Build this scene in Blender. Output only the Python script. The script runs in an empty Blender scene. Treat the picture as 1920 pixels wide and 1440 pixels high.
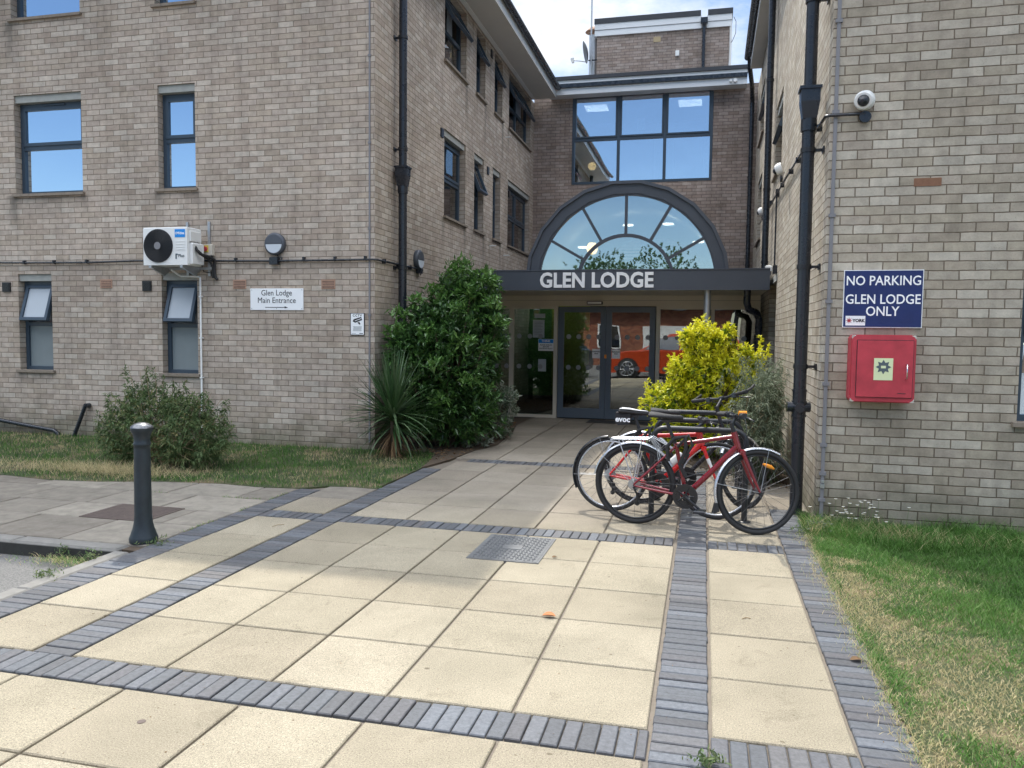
import bpy, math, random
import numpy as np
from mathutils import Vector, Matrix, noise as mnoise
random.seed(7); RNG = np.random.default_rng(11)
S = bpy.context.scene
COL = S.collection
rad = math.radians

# ------------------------------------------------------------------ camera
cam = bpy.data.cameras.new("camera"); cam.sensor_width = 36.0; cam.lens = 1476.2 / 1920 * 36
cam.clip_start = 0.05; cam.clip_end = 2000
camo = bpy.data.objects.new("camera", cam); COL.objects.link(camo); S.camera = camo
yaw, pitch, roll = -0.23898, -0.063005, 0.0116275
cy, sy, cp, sp = math.cos(yaw), math.sin(yaw), math.cos(pitch), math.sin(pitch)
fw = Vector((sy * cp, cy * cp, sp)); rt = Vector((cy, -sy, 0)); up = rt.cross(fw)
cr, sr = math.cos(roll), math.sin(roll)
r2 = cr * rt + sr * up; u2 = -sr * rt + cr * up
camo.matrix_world = Matrix(((r2.x, u2.x, -fw.x, 0), (r2.y, u2.y, -fw.y, 0), (r2.z, u2.z, -fw.z, 1.55), (0, 0, 0, 1)))

# ------------------------------------------------------------------ light
SUN_TO = Vector((-0.29, 0.59, 1.0)).normalized()      # towards the sun
elev = math.asin(SUN_TO.z); azi = math.atan2(SUN_TO.x, SUN_TO.y)
world = bpy.data.worlds.new("World"); S.world = world; world.use_nodes = True
wn, wl = world.node_tree.nodes, world.node_tree.links
wn.clear()
wout = wn.new("ShaderNodeOutputWorld"); bg = wn.new("ShaderNodeBackground"); sky = wn.new("ShaderNodeTexSky")
sky.sky_type = 'NISHITA'; sky.sun_disc = False; sky.sun_elevation = elev; sky.sun_rotation = azi
sky.air_density = 1.0; sky.dust_density = 0.2; sky.ozone_density = 3.0
bg.inputs[1].default_value = 0.15
tc = wn.new("ShaderNodeTexCoord"); mp = wn.new("ShaderNodeMapping"); mp.inputs['Scale'].default_value = (1.0, 1.0, 2.2)
mp.inputs['Location'].default_value = (0.35, 0.1, 0.0)
n1 = wn.new("ShaderNodeTexNoise"); n1.inputs['Scale'].default_value = 2.3; n1.inputs['Detail'].default_value = 9; n1.inputs['Roughness'].default_value = 0.62
rmp = wn.new("ShaderNodeValToRGB"); rmp.color_ramp.elements[0].position = 0.455; rmp.color_ramp.elements[1].position = 0.60
rmp.color_ramp.elements[0].color = (0, 0, 0, 1); rmp.color_ramp.elements[1].color = (.95, .95, .95, 1)
mixw = wn.new("ShaderNodeMix"); mixw.data_type = 'RGBA'; mixw.inputs['B'].default_value = (9.0, 9.3, 9.8, 1)
crv = wn.new("ShaderNodeMapRange"); crv.interpolation_type = 'SMOOTHSTEP'; crv.inputs['From Min'].default_value = 0.46; crv.inputs['From Max'].default_value = 0.72
crv.inputs['To Min'].default_value = 4.7; crv.inputs['To Max'].default_value = 34.0  # clouds high overhead made far brighter than the low ones, as added fill light
cvec = wn.new("ShaderNodeVectorMath"); cvec.operation = 'SCALE'; cvec.inputs[0].default_value = (.96, .985, 1.02); wl.new(crv.outputs[0], cvec.inputs['Scale']); wl.new(cvec.outputs[0], mixw.inputs['B'])
wl.new(tc.outputs['Generated'], mp.inputs[0]); wl.new(mp.outputs[0], n1.inputs['Vector']); wl.new(n1.outputs['Fac'], rmp.inputs[0])
sxw = wn.new("ShaderNodeSeparateXYZ"); wl.new(tc.outputs['Generated'], sxw.inputs[0]); wl.new(sxw.outputs[2], crv.inputs['Value'])
ma = wn.new("ShaderNodeMath"); ma.operation = 'MULTIPLY_ADD'; wl.new(sxw.outputs[2], ma.inputs[0]); ma.inputs[1].default_value = 2.2; wl.new(sxw.outputs[1], ma.inputs[2])
mr = wn.new("ShaderNodeMapRange"); mr.interpolation_type = 'SMOOTHSTEP'; wl.new(ma.outputs[0], mr.inputs['Value']); mr.inputs['From Min'].default_value = 0.0; mr.inputs['From Max'].default_value = 0.6
mm = wn.new("ShaderNodeMath"); mm.operation = 'MULTIPLY'; wl.new(rmp.outputs[0], mm.inputs[0]); wl.new(mr.outputs[0], mm.inputs[1])
wl.new(mm.outputs[0], mixw.inputs['Factor']); skv = wn.new("ShaderNodeVectorMath"); skv.operation = 'SCALE'; skv.inputs['Scale'].default_value = 0.62; wl.new(sky.outputs[0], skv.inputs[0]); wl.new(skv.outputs[0], mixw.inputs['A'])
wl.new(mixw.outputs['Result'], bg.inputs[0]); wl.new(bg.outputs[0], wout.inputs[0])
sun = bpy.data.lights.new("sun", 'SUN'); sun.energy = 2.4; sun.angle = rad(0.9); sun.color = (1.0, 0.94, 0.84)
suno = bpy.data.objects.new("sun", sun); COL.objects.link(suno)
suno.rotation_mode = 'QUATERNION'; suno.rotation_quaternion = SUN_TO.to_track_quat('Z', 'Y'); suno.location = (0, 0, 30)
S.view_settings.view_transform = 'Standard'; S.view_settings.look = 'None'
S.view_settings.exposure = 0.80; S.view_settings.gamma = 1.0
S.cycles.max_bounces = 8; S.cycles.transparent_max_bounces = 12

# ------------------------------------------------------------------ node helpers
def newmat(name):
    m = bpy.data.materials.new(name); m.use_nodes = True
    nt = m.node_tree; b = nt.nodes['Principled BSDF']
    return m, nt, b
def N(nt, t, **kw):
    n = nt.nodes.new(t)
    for k, v in kw.items(): setattr(n, k, v)
    return n
def mth(nt, op, a, b=None, c=None):
    n = nt.nodes.new("ShaderNodeMath"); n.operation = op
    for i, v in enumerate((a, b, c)):
        if v is None: continue
        if isinstance(v, (int, float)): n.inputs[i].default_value = v
        else: nt.links.new(v, n.inputs[i])
    return n.outputs[0]
def ramp(nt, fac, stops, interp='LINEAR'):
    r = nt.nodes.new("ShaderNodeValToRGB"); cr_ = r.color_ramp; cr_.interpolation = interp
    while len(cr_.elements) < len(stops): cr_.elements.new(0.5)
    for e, (p, c) in zip(cr_.elements, stops):
        e.position = p; e.color = (c[0], c[1], c[2], 1) if not isinstance(c, (int, float)) else (c, c, c, 1)
    nt.links.new(fac, r.inputs[0]); return r.outputs[0]
def mixc(nt, fac, a, b, mode='MIX'):
    n = nt.nodes.new("ShaderNodeMix"); n.data_type = 'RGBA'; n.blend_type = mode
    for sock, v in (('Factor', fac), ('A', a), ('B', b)):
        if isinstance(v, (int, float)): n.inputs[sock].default_value = v
        elif isinstance(v, tuple): n.inputs[sock].default_value = (*v[:3], 1)
        else: nt.links.new(v, n.inputs[sock])
    return n.outputs['Result']
def noise(nt, scale, detail=3, rough=0.5, vec=None, dist=0):
    n = nt.nodes.new("ShaderNodeTexNoise"); n.inputs['Scale'].default_value = scale; n.inputs['Detail'].default_value = detail
    n.inputs['Roughness'].default_value = rough; n.inputs['Distortion'].default_value = dist
    if vec is None:
        t = nt.nodes.new("ShaderNodeTexCoord"); vec = t.outputs['Object']
    nt.links.new(vec, n.inputs['Vector']); return n.outputs['Fac']
def bump(nt, b, h, strength=0.5, dist=0.005):
    n = nt.nodes.new("ShaderNodeBump"); n.inputs['Strength'].default_value = strength; n.inputs['Distance'].default_value = dist
    nt.links.new(h, n.inputs['Height']); nt.links.new(n.outputs[0], b.inputs['Normal'])

def plain(name, col, rough=0.6, metal=0.0, var=0.12, vscale=6.0, spec=0.5, bumps=0.0, coat=0.0):
    m, nt, b = newmat(name)
    f = noise(nt, vscale, 5, 0.6)
    c = mixc(nt, f, tuple(x * (1 - var) for x in col), tuple(min(1, x * (1 + var)) for x in col))
    nt.links.new(c, b.inputs['Base Color'])
    r = mth(nt, 'MULTIPLY_ADD', noise(nt, vscale * 2.3, 4), 0.2, rough - 0.1)
    nt.links.new(r, b.inputs['Roughness'])
    b.inputs['Metallic'].default_value = metal; b.inputs['Specular IOR Level'].default_value = spec
    b.inputs['Coat Weight'].default_value = coat; b.inputs['Coat Roughness'].default_value = 0.08
    if bumps: bump(nt, b, noise(nt, 60, 4), bumps, 0.004)
    return m

def brick_mat(name, cols, mortar, stain=0.35, tint=(1, 1, 1), base_dirt=True, spots=()):
    m, nt, b = newmat(name)
    uv = N(nt, "ShaderNodeTexCoord").outputs['UV']
    nz = N(nt, "ShaderNodeTexNoise"); nz.inputs['Scale'].default_value = 9; nz.inputs['Detail'].default_value = 3
    nt.links.new(uv, nz.inputs['Vector'])
    sub = N(nt, "ShaderNodeVectorMath", operation='MULTIPLY_ADD')
    nt.links.new(nz.outputs['Color'], sub.inputs[0]); sub.inputs[1].default_value = (0.010, 0.010, 0); nt.links.new(uv, sub.inputs[2])
    sx = N(nt, "ShaderNodeSeparateXYZ"); nt.links.new(sub.outputs[0], sx.inputs[0])
    v = mth(nt, 'DIVIDE', sx.outputs[1], 0.075); row = mth(nt, 'FLOOR', v); fv = mth(nt, 'SUBTRACT', v, row)
    par = mth(nt, 'FLOORED_MODULO', row, 2)
    # a random sideways slip of each course keeps the perpends from lining up perfectly
    wr = N(nt, "ShaderNodeTexWhiteNoise", noise_dimensions='1D'); nt.links.new(row, wr.inputs['W'])
    slip = mth(nt, 'MULTIPLY', wr.outputs['Value'], 0.09)
    u = mth(nt, 'ADD', mth(nt, 'ADD', mth(nt, 'DIVIDE', sx.outputs[0], 0.225), mth(nt, 'MULTIPLY', par, 0.5)), slip)
    colm = mth(nt, 'FLOOR', u); fu = mth(nt, 'SUBTRACT', u, colm)
    eu = mth(nt, 'MULTIPLY', mth(nt, 'MINIMUM', fu, mth(nt, 'SUBTRACT', 1.0, fu)), 0.225)
    ev = mth(nt, 'MULTIPLY', mth(nt, 'MINIMUM', fv, mth(nt, 'SUBTRACT', 1.0, fv)), 0.075)
    e = mth(nt, 'MINIMUM', eu, ev)
    mask = N(nt, "ShaderNodeMapRange"); mask.interpolation_type = 'SMOOTHSTEP'
    mask.inputs['From Min'].default_value = 0.0018; mask.inputs['From Max'].default_value = 0.0062
    nt.links.new(e, mask.inputs['Value'])
    cid = N(nt, "ShaderNodeCombineXYZ"); nt.links.new(colm, cid.inputs[0]); nt.links.new(row, cid.inputs[1])
    w1 = N(nt, "ShaderNodeTexWhiteNoise", noise_dimensions='2D'); nt.links.new(cid.outputs[0], w1.inputs['Vector'])
    big_after = 0
    cid2 = N(nt, "ShaderNodeVectorMath", operation='ADD'); nt.links.new(cid.outputs[0], cid2.inputs[0]); cid2.inputs[1].default_value = (37.3, 11.7, 0)
    w2 = N(nt, "ShaderNodeTexWhiteNoise", noise_dimensions='2D'); nt.links.new(cid2.outputs[0], w2.inputs['Vector'])
    n = len(cols)
    # batches of bricks: low-frequency drift pulls neighbouring bricks together in tone
    cctr = N(nt, "ShaderNodeVectorMath", operation='MULTIPLY'); nt.links.new(cid.outputs[0], cctr.inputs[0]); cctr.inputs[1].default_value = (.225, .075, 1)
    big = noise(nt, 1.1, 4, 0.6, cctr.outputs[0])
    sel = mth(nt, 'MULTIPLY_ADD', mth(nt, 'SUBTRACT', big, 0.5), 0.75, w1.outputs['Value'])
    cc = ramp(nt, sel, [(i / n, c) for i, c in enumerate(cols)], 'CONSTANT')
    fine = noise(nt, 55, 5, 0.7, uv)
    patch = noise(nt, 11, 3, 0.5, uv)
    br = mth(nt, 'ADD', mth(nt, 'MULTIPLY_ADD', w2.outputs['Value'], 0.16, 0.86), mth(nt, 'MULTIPLY', mth(nt, 'SUBTRACT', fine, 0.5), 0.40))
    br = mth(nt, 'ADD', br, mth(nt, 'MULTIPLY', mth(nt, 'SUBTRACT', patch, 0.5), 0.62))
    cb = N(nt, "ShaderNodeVectorMath", operation='SCALE'); nt.links.new(cc, cb.inputs[0]); nt.links.new(br, cb.inputs['Scale'])
    pits = ramp(nt, noise(nt, 130, 2, 0.5, uv), [(0.0, 1.0), (0.66, 1.0), (0.72, 0.55), (1, 0.5)])
    cb2 = mixc(nt, 1.0, cb.outputs[0], pits, 'MULTIPLY')
    mo = mixc(nt, fine, tuple(x * 0.65 for x in mortar), tuple(x * 1.15 for x in mortar))
    c = mixc(nt, mask.outputs[0], mo, cb2)
    st = ramp(nt, noise(nt, 0.55, 6, 0.65, uv, 0.4), [(0.32, 1 - stain), (0.62, 1.0)])
    c = mixc(nt, 1.0, c, st, 'MULTIPLY')
    # rain streaks
    mpn = N(nt, "ShaderNodeMapping"); mpn.inputs['Scale'].default_value = (3.0, 0.25, 1); nt.links.new(uv, mpn.inputs[0])
    c = mixc(nt, 1.0, c, ramp(nt, noise(nt, 1.6, 5, 0.6, mpn.outputs[0]), [(0.30, 0.80), (0.5, 1.0)]), 'MULTIPLY')
    c = mixc(nt, 1.0, c, tint, 'MULTIPLY')
    if spots:
        so_ = N(nt, "ShaderNodeSeparateXYZ"); wv = N(nt, "ShaderNodeVectorMath", operation='MULTIPLY_ADD'); nt.links.new(nz.outputs['Color'], wv.inputs[0]); wv.inputs[1].default_value = (.10, .10, 0); nt.links.new(uv, wv.inputs[2]); nt.links.new(wv.outputs[0], so_.inputs[0])
        tot = None
        for (u0, v0, wd, ln, am) in spots:
            du = mth(nt, 'DIVIDE', mth(nt, 'SUBTRACT', so_.outputs[0], u0 + .05), wd)
            gx = mth(nt, 'POWER', 2.718, mth(nt, 'MULTIPLY', mth(nt, 'MULTIPLY', du, du), -1.0))
            mrn = N(nt, "ShaderNodeMapRange"); nt.links.new(so_.outputs[1], mrn.inputs['Value']); mrn.inputs['From Min'].default_value = v0 - ln + .05; mrn.inputs['From Max'].default_value = v0 + .05
            cut = mth(nt, 'LESS_THAN', so_.outputs[1], v0 + .07)
            k_ = mth(nt, 'MULTIPLY', mth(nt, 'MULTIPLY', gx, mth(nt, 'MULTIPLY', mrn.outputs[0], cut)), am)
            tot = k_ if tot is None else mth(nt, 'MAXIMUM', tot, k_)
        c = mixc(nt, tot, c, (.10, .095, .085))
    if base_dirt:
        h = N(nt, "ShaderNodeSeparateXYZ"); nt.links.new(uv, h.inputs[0])
        hh = mth(nt, 'ADD', h.outputs[1], mth(nt, 'MULTIPLY', mth(nt, 'SUBTRACT', noise(nt, 2.5, 4, 0.6, uv), 0.5), 0.9))
        c = mixc(nt, 1.0, c, ramp(nt, hh, [(0.05, (0.50, 0.53, 0.47)), (0.45, (0.95, 0.95, 0.93))]), 'MULTIPLY')
    nt.links.new(c, b.inputs['Base Color'])
    b.inputs['Roughness'].default_value = 0.88; b.inputs['Specular IOR Level'].default_value = 0.25
    hgt = mth(nt, 'ADD', mth(nt, 'MULTIPLY', mask.outputs[0], 1.0), mth(nt, 'MULTIPLY', fine, 0.35))
    bump(nt, b, hgt, 0.8, 0.006)
    return m

def attr_mat(name, stops, rough=0.7, trans=0.0, spec=0.3, vscale=30, var=0.15, bumps=0.0, subs=None):
    """colour picked per piece by the 'rnd' attribute"""
    m, nt, b = newmat(name)
    a = N(nt, "ShaderNodeAttribute"); a.attribute_name = 'rnd'
    c = ramp(nt, a.outputs['Fac'], stops)
    f = noise(nt, vscale, 6, 0.7)
    c = mixc(nt, 1.0, c, ramp(nt, f, [(0.25, 1 - var), (0.75, 1 + var)]), 'MULTIPLY')
    nt.links.new(c, b.inputs['Base Color']); b.inputs['Roughness'].default_value = rough
    b.inputs['Specular IOR Level'].default_value = spec
    if bumps: bump(nt, b, f, bumps, 0.004)
    if trans:
        t = N(nt, "ShaderNodeBsdfTranslucent"); nt.links.new(c, t.inputs[0])
        mx = N(nt, "ShaderNodeMixShader"); mx.inputs[0].default_value = trans
        out = nt.nodes['Material Output']
        nt.links.new(b.outputs[0], mx.inputs[1]); nt.links.new(t.outputs[0], mx.inputs[2]); nt.links.new(mx.outputs[0], out.inputs[0])
    return m

def glass_mat(name, refl=0.35, tint=(0.8, 0.85, 0.85), wob=0.004, rcol=(1, 1, 1)):
    m, nt, b = newmat(name); nt.nodes.remove(b)
    g = N(nt, "ShaderNodeBsdfGlossy"); g.inputs['Roughness'].default_value = 0.0; g.inputs[0].default_value = (*rcol, 1)
    t = N(nt, "ShaderNodeBsdfTransparent"); t.inputs[0].default_value = (*tint, 1)
    lw = N(nt, "ShaderNodeFresnel"); lw.inputs[0].default_value = 1.45
    fac = mth(nt, 'MINIMUM', mth(nt, 'MULTIPLY_ADD', lw.outputs[0], 1.2, refl), 1.0)
    bn = N(nt, "ShaderNodeBump"); bn.inputs['Strength'].default_value = 0.25; bn.inputs['Distance'].default_value = wob
    nt.links.new(noise(nt, 1.3, 1, 0.4), bn.inputs['Height']); nt.links.new(bn.outputs[0], g.inputs['Normal'])
    mx = N(nt, "ShaderNodeMixShader"); nt.links.new(fac, mx.inputs[0]); nt.links.new(t.outputs[0], mx.inputs[1]); nt.links.new(g.outputs[0], mx.inputs[2])
    nt.links.new(mx.outputs[0], nt.nodes['Material Output'].inputs[0]); return m
def emis(name, col, s):
    m, nt, b = newmat(name); b.inputs['Base Color'].default_value = (*col, 1)
    b.inputs['Emission Color'].default_value = (*col, 1); b.inputs['Emission Strength'].default_value = s; return m

GREY_BR = [(0.461, 0.388, 0.344), (0.504, 0.433, 0.388), (0.522, 0.452, 0.409), (0.479, 0.409, 0.356), (0.551, 0.485, 0.442), (0.508, 0.436, 0.398), (0.576, 0.517, 0.476)]
M = {}
SPL = [(-5.68, 5.95, .10, .75, .75), (-5.69, 3.46, .10, .55, .75), (-4.46, 3.46, .07, .3, .45), (-3.26, 3.45, .08, .35, .55), (-2.62, 3.45, .06, .3, .4), (-5.65, .90, .08, .35, .4), (-5.1, 3.45, .5, .35, .30),
       (4.05, 3.43, .08, .7, .6), (2.86, 3.43, .08, .7, .5), (5.27, 3.43, .07, .7, .6), (6.54, 3.43, .07, .8, .6), (4.1, 5.93, .08, 1.0, .6), (5.34, 5.93, .07, 1.0, .6), (6.66, 5.93, .07, 1.2, .7), (7.15, 5.93, .08, .8, .5), (8.2, 5.93, .5, .5, .35)]
M['brick_left'] = brick_mat('greyish buff brick', GREY_BR, (.265, .225, .192), 0.24, (1.06, 1.04, .985), True, SPL)
M['brick_right'] = brick_mat('greenish buff brick', [(0.41, 0.365, 0.316), (0.461, 0.418, 0.369), (0.493, 0.453, 0.405), (0.436, 0.395, 0.34), (0.518, 0.48, 0.434), (0.468, 0.421, 0.378), (0.544, 0.511, 0.468)], (.205, .170, .138), 0.26, (1.07, 1.045, .985))
M['brick_back'] = brick_mat('brown brick', [(0.363, 0.286, 0.243), (0.427, 0.348, 0.303), (0.393, 0.318, 0.273), (0.468, 0.393, 0.348), (0.412, 0.331, 0.29), (0.446, 0.369, 0.328)], (.190, .150, .132), 0.35, base_dirt=False)
M['brick_red'] = brick_mat('red brick', [(.30, .10, .06), (.36, .14, .08), (.26, .09, .06), (.40, .17, .10)], (.30, .27, .24), 0.2, base_dirt=False)
M['frame'] = plain('anthracite frame', (.042, .066, .095), 0.38, 0.0, 0.10, 3)
M['clad'] = plain('grey metal cladding', (.068, .078, .098), 0.42, 0.0, 0.14, 2.5)
M['door_grey'] = plain('blue grey door paint', (.095, .130, .170), 0.4, 0.0, 0.12, 3)
M['lintel'] = plain('concrete lintel', (.33, .34, .32), 0.85, 0, 0.25, 9, bumps=0.3)
M['sill'] = plain('tile sill', (.24, .20, .16), 0.8, 0, 0.3, 14, bumps=0.3)
M['soffit'] = plain('cream soffit board', (.60, .58, .54), 0.6, 0, 0.08, 2)
M['fascia'] = plain('white fascia', (.74, .76, .78), 0.5, 0, 0.08, 2)
M['cream'] = plain('cream aluminium', (.62, .58, .50), 0.5, 0, 0.06, 2)
M['black'] = plain('black plastic pipe', (.016, .020, .028), 0.28, 0, 0.25, 5, spec=0.6)
M['blackmetal'] = plain('black painted steel', (.018, .020, .024), 0.35, 0, 0.2, 8)
M['rubber'] = plain('tyre rubber', (.022, .022, .024), 0.75, 0, 0.3, 30, bumps=0.3)
M['greypipe'] = plain('grey conduit', (.20, .20, .215), 0.6, 0, 0.15, 5)
M['white'] = plain('white plastic', (.78, .79, .78), 0.45, 0, 0.06, 4)
M['whitesign'] = plain('white sign face', (.88, .90, .92), 0.4, 0, 0.03, 4)
M['inkblack'] = plain('black lettering', (.02, .02, .025), 0.5)
M['navy'] = plain('navy sign face', (.012, .026, .125), 0.4, 0, 0.30, 7)
M['letterwhite'] = plain('white lettering', (.93, .94, .96), 0.5, 0, 0.04)
M['red_box'] = plain('sun faded red plastic', (.47, .045, .065), 0.55, 0, 0.38, 9, bumps=0.15)
M['chrome'] = plain('chrome', (.72, .73, .75), 0.22, 1.0, 0.1)
M['steel'] = plain('galvanised steel', (.45, .47, .49), 0.45, 0.8, 0.2, 12)
M['silver'] = plain('silver mudguard', (.62, .65, .70), 0.28, 0.75, 0.06)
M['bollard'] = plain('blue black bollard paint', (.020, .030, .038), 0.42, 0.1, 0.45, 14)
M['spoke'] = plain('dull spoke steel', (.16, .16, .17), 0.5, 0.6)
M['bike_crimson'] = plain('crimson frame paint', (.20, .006, .016), 0.25, 0.1, 0.12, 6, coat=0.7)
M['bike_red'] = plain('bright red frame paint', (.62, .018, .018), 0.25, 0, 0.08, 6, coat=0.6)
M['bike_black'] = plain('satin black frame paint', (.022, .022, .026), 0.3, 0.2, 0.1, 6)
M['terracotta'] = plain('terracotta', (.40, .25, .18), 0.85, 0, 0.25, 20, bumps=0.3)
M['orange'] = plain('amber reflector', (.85, .30, .02), 0.3, 0, 0.1)
M['yellow'] = plain('yellow plastic', (.72, .55, .10), 0.4)
M['cyan'] = plain('blue badge', (.01, .25, .72), 0.4)
M['pale_yellow'] = plain('pale yellow label', (.72, .78, .48), 0.5, 0, 0.05)
M['greystar'] = plain('slate grey print', (.09, .12, .14), 0.5)
M['lampglass'] = plain('opal diffuser', (.55, .60, .66), 0.35, 0, 0.05)
M['lead'] = plain('lead grey sheet', (.085, .095, .115), 0.45, 0.2, 0.2, 3)
M['roof'] = plain('dark roofing felt', (.05, .055, .065), 0.8, 0, 0.2, 4)
M['curtain'] = plain('pale curtain', (.52, .55, .60), 0.9, 0, 0.1, 8)
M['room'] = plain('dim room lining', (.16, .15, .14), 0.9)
M['frost'] = plain('frosted film', (.42, .47, .52), 0.6, 0, 0.08, 2)
M['frost_dark'] = plain('dim frosted pane', (.21, .25, .265), 0.35, 0, 0.15, 3)
M['green_wall'] = plain('green interior paint', (.09, .24, .09), 0.8)
M['olive_wall'] = plain('olive interior paint', (.30, .34, .08), 0.8)
M['lobbyfloor'] = plain('dark lobby mat', (.035, .035, .035), 0.9)
M['vault'] = plain('vault plaster', (.50, .48, .42), 0.8)
M['winglass'] = glass_mat('window glass', 0.92, (.75, .8, .85), 0.010, (.74, .87, 1.0))
M['linkglass'] = glass_mat('link window glass', 0.70, (.8, .85, .9), 0.010, (.80, .90, 1.0))
M['sideglass'] = glass_mat('side window glass', 0.10, (.6, .65, .65), 0.010)
M['doorglass'] = glass_mat('entrance glass', 0.14, (.60, .66, .62), 0.012)
M['archglass'] = glass_mat('fanlight glass', 0.34, (.78, .82, .82), 0.012, (.85, .95, 1.0))
M['lamp_on'] = emis('lit lamp', (1.0, .62, .22), 3.0)
M['panel_on'] = emis('lit ceiling or fill panel', (1.0, .98, .85), 2.6)
M['asphalt'] = attr_mat('asphalt', [(0, (.15, .148, .142)), (1, (.15, .148, .142))], 0.92, 0, 0.2, 85, 0.75, 1.0)
M['soil'] = plain('soil with dry litter', (.085, .062, .042), 0.95, 0, 0.5, 25, bumps=1.0)
M['lawnbase'] = None
M['manhole'] = plain('worn cast iron', (.135, .14, .145), 0.55, 0.35, 0.4, 18, bumps=0.3)
M['kerb'] = plain('concrete kerb', (.19, .183, .168), 0.9, 0, 0.35, 12, bumps=0.6)
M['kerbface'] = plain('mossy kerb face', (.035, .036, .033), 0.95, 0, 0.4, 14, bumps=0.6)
M['reddrain'] = plain('red brown drain cover', (.115, .088, .076), 0.85, 0, 0.35, 14, bumps=0.4)
M['capmetal'] = plain('worn cap metal', (.16, .165, .175), 0.32, 0.8, 0.3, 15)
M['bark'] = plain('bark', (.12, .085, .06), 0.95, 0, 0.3, 20, bumps=0.8)
M['drystem'] = plain('dry stem', (.30, .22, .13), 0.9, 0, 0.3, 20)
M['car_orange'] = plain('orange car paint', (.52, .065, .02), 0.25, 0.1, 0.05, 3, coat=0.8)
M['car_dark'] = plain('black car paint', (.02, .022, .03), 0.25, 0.1, 0.05, 3, coat=0.8)
M['carglass'] = glass_mat('car window glass', 0.3, (.15, .18, .2), 0.0)
M['cloth'] = plain('black bag fabric', (.02, .02, .024), 0.8, 0, 0.2, 40)

# slabs, blue bricks, grey flags
def slab_mat():
    m, nt, b = newmat('buff textured slab')
    a = N(nt, "ShaderNodeAttribute"); a.attribute_name = 'rnd'
    c = ramp(nt, a.outputs['Fac'], [(0, (.300, .268, .200)), (.5, (.330, .298, .222)), (1, (.360, .326, .248))])
    o = N(nt, "ShaderNodeTexCoord").outputs['Object']
    sp_ = ramp(nt, noise(nt, 150, 3, 0.75, o), [(0.30, 0.45), (0.46, 0.95), (0.56, 1.0), (0.70, 1.45)])
    c = mixc(nt, 1.0, c, sp_, 'MULTIPLY')
    c = mixc(nt, 1.0, c, ramp(nt, noise(nt, 420, 2, 0.6, o), [(0.35, 0.68), (0.65, 1.25)]), 'MULTIPLY')
    d = ramp(nt, noise(nt, 1.2, 7, 0.65, o, 0.3), [(0.28, (.74, .73, .72)), (0.6, (1.02, 1.0, 1.0))])
    c = mixc(nt, 1.0, c, d, 'MULTIPLY')
    st_ = ramp(nt, noise(nt, 4.5, 6, 0.7, o, 0.8), [(0.28, (.78, .77, .76)), (0.42, (1.0, 1.0, 1.0))])
    c = mixc(nt, 1.0, c, st_, 'MULTIPLY')
    sp2 = ramp(nt, noise(nt, 26, 1, 0.4, o), [(0.0, (.45, .42, .40)), (0.215, (.55, .52, .50)), (0.235, (1, 1, 1))])
    c = mixc(nt, 1.0, c, sp2, 'MULTIPLY')
    # nearer the buildings shade is painted into the slab colour, greyer and pinker
    s = N(nt, "ShaderNodeSeparateXYZ"); nt.links.new(o, s.inputs[0])
    yy = mth(nt, 'ADD', s.outputs[1], mth(nt, 'MULTIPLY', noise(nt, 0.8, 3, 0.5, o), 1.5))
    c = mixc(nt, ramp(nt, mth(nt, 'DIVIDE', yy, 14.0), [(0.46, 0.0), (0.56, 0.75)]), c, mixc(nt, 1.0, c, (.80, .80, .90), 'MULTIPLY'))
    nt.links.new(c, b.inputs['Base Color']); b.inputs['Roughness'].default_value = 0.92; b.inputs['Specular IOR Level'].default_value = 0.2
    bump(nt, b, noise(nt, 170, 3, 0.7, o), 0.7, 0.004); return m
M['slab'] = slab_mat()
M['bluebrick'] = attr_mat('blue engineering brick', [(0, (.066, .068, .074)), (.35, (.086, .094, .106)), (.6, (.082, .081, .087)), (.85, (.112, .124, .142)), (1, (.100, .096, .097))], 0.62, 0, 0.4, 45, 0.38, 0.6)
M['flag'] = attr_mat('grey concrete flag', [(0, (.170, .152, .128)), (.5, (.210, .190, .160)), (1, (.255, .232, .195))], 0.93, 0, 0.2, 7, 0.3, 0.6)
M['joint'] = plain('joint sand', (.17, .145, .115), 0.95, 0, 0.3, 30, bumps=0.8)
M['laurel'] = attr_mat('glossy evergreen leaf', [(0, (.030, .072, .024)), (.45, (.058, .138, .034)), (.8, (.105, .225, .050)), (1, (.17, .31, .08))], 0.32, 0.18, 0.6, 12, 0.2)
M['yellowleaf'] = attr_mat('golden green leaf', [(0, (.07, .16, .02)), (.3, (.26, .36, .02)), (.55, (.62, .62, .02)), (1, (.85, .82, .06))], 0.45, 0.30, 0.4, 12, 0.12)
M['willowleaf'] = attr_mat('narrow green leaf', [(0, (.060, .105, .040)), (.6, (.115, .175, .068)), (.9, (.19, .22, .09)), (1, (.30, .26, .12))], 0.6, 0.25, 0.3, 12, 0.2)
M['greyleaf'] = attr_mat('grey green leaf', [(0, (.08, .11, .06)), (.5, (.15, .19, .12)), (.85, (.24, .27, .19)), (1, (.34, .29, .18))], 0.7, 0.25, 0.3, 12, 0.2)
M['silverleaf'] = attr_mat('silver edged leaf', [(0, (.10, .15, .09)), (.6, (.20, .25, .17)), (1, (.45, .48, .40))], 0.5, 0.2, 0.4, 12, 0.2)
M['sword'] = attr_mat('sword leaf', [(0, (.030, .075, .022)), (.6, (.055, .115, .040)), (1, (.12, .18, .09))], 0.42, 0.12, 0.5, 12, 0.2)
M['deadleaf'] = attr_mat('dead brown leaf', [(0, (.10, .055, .035)), (1, (.26, .17, .09))], 0.9, 0.1, 0.2, 12, 0.2)
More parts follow.
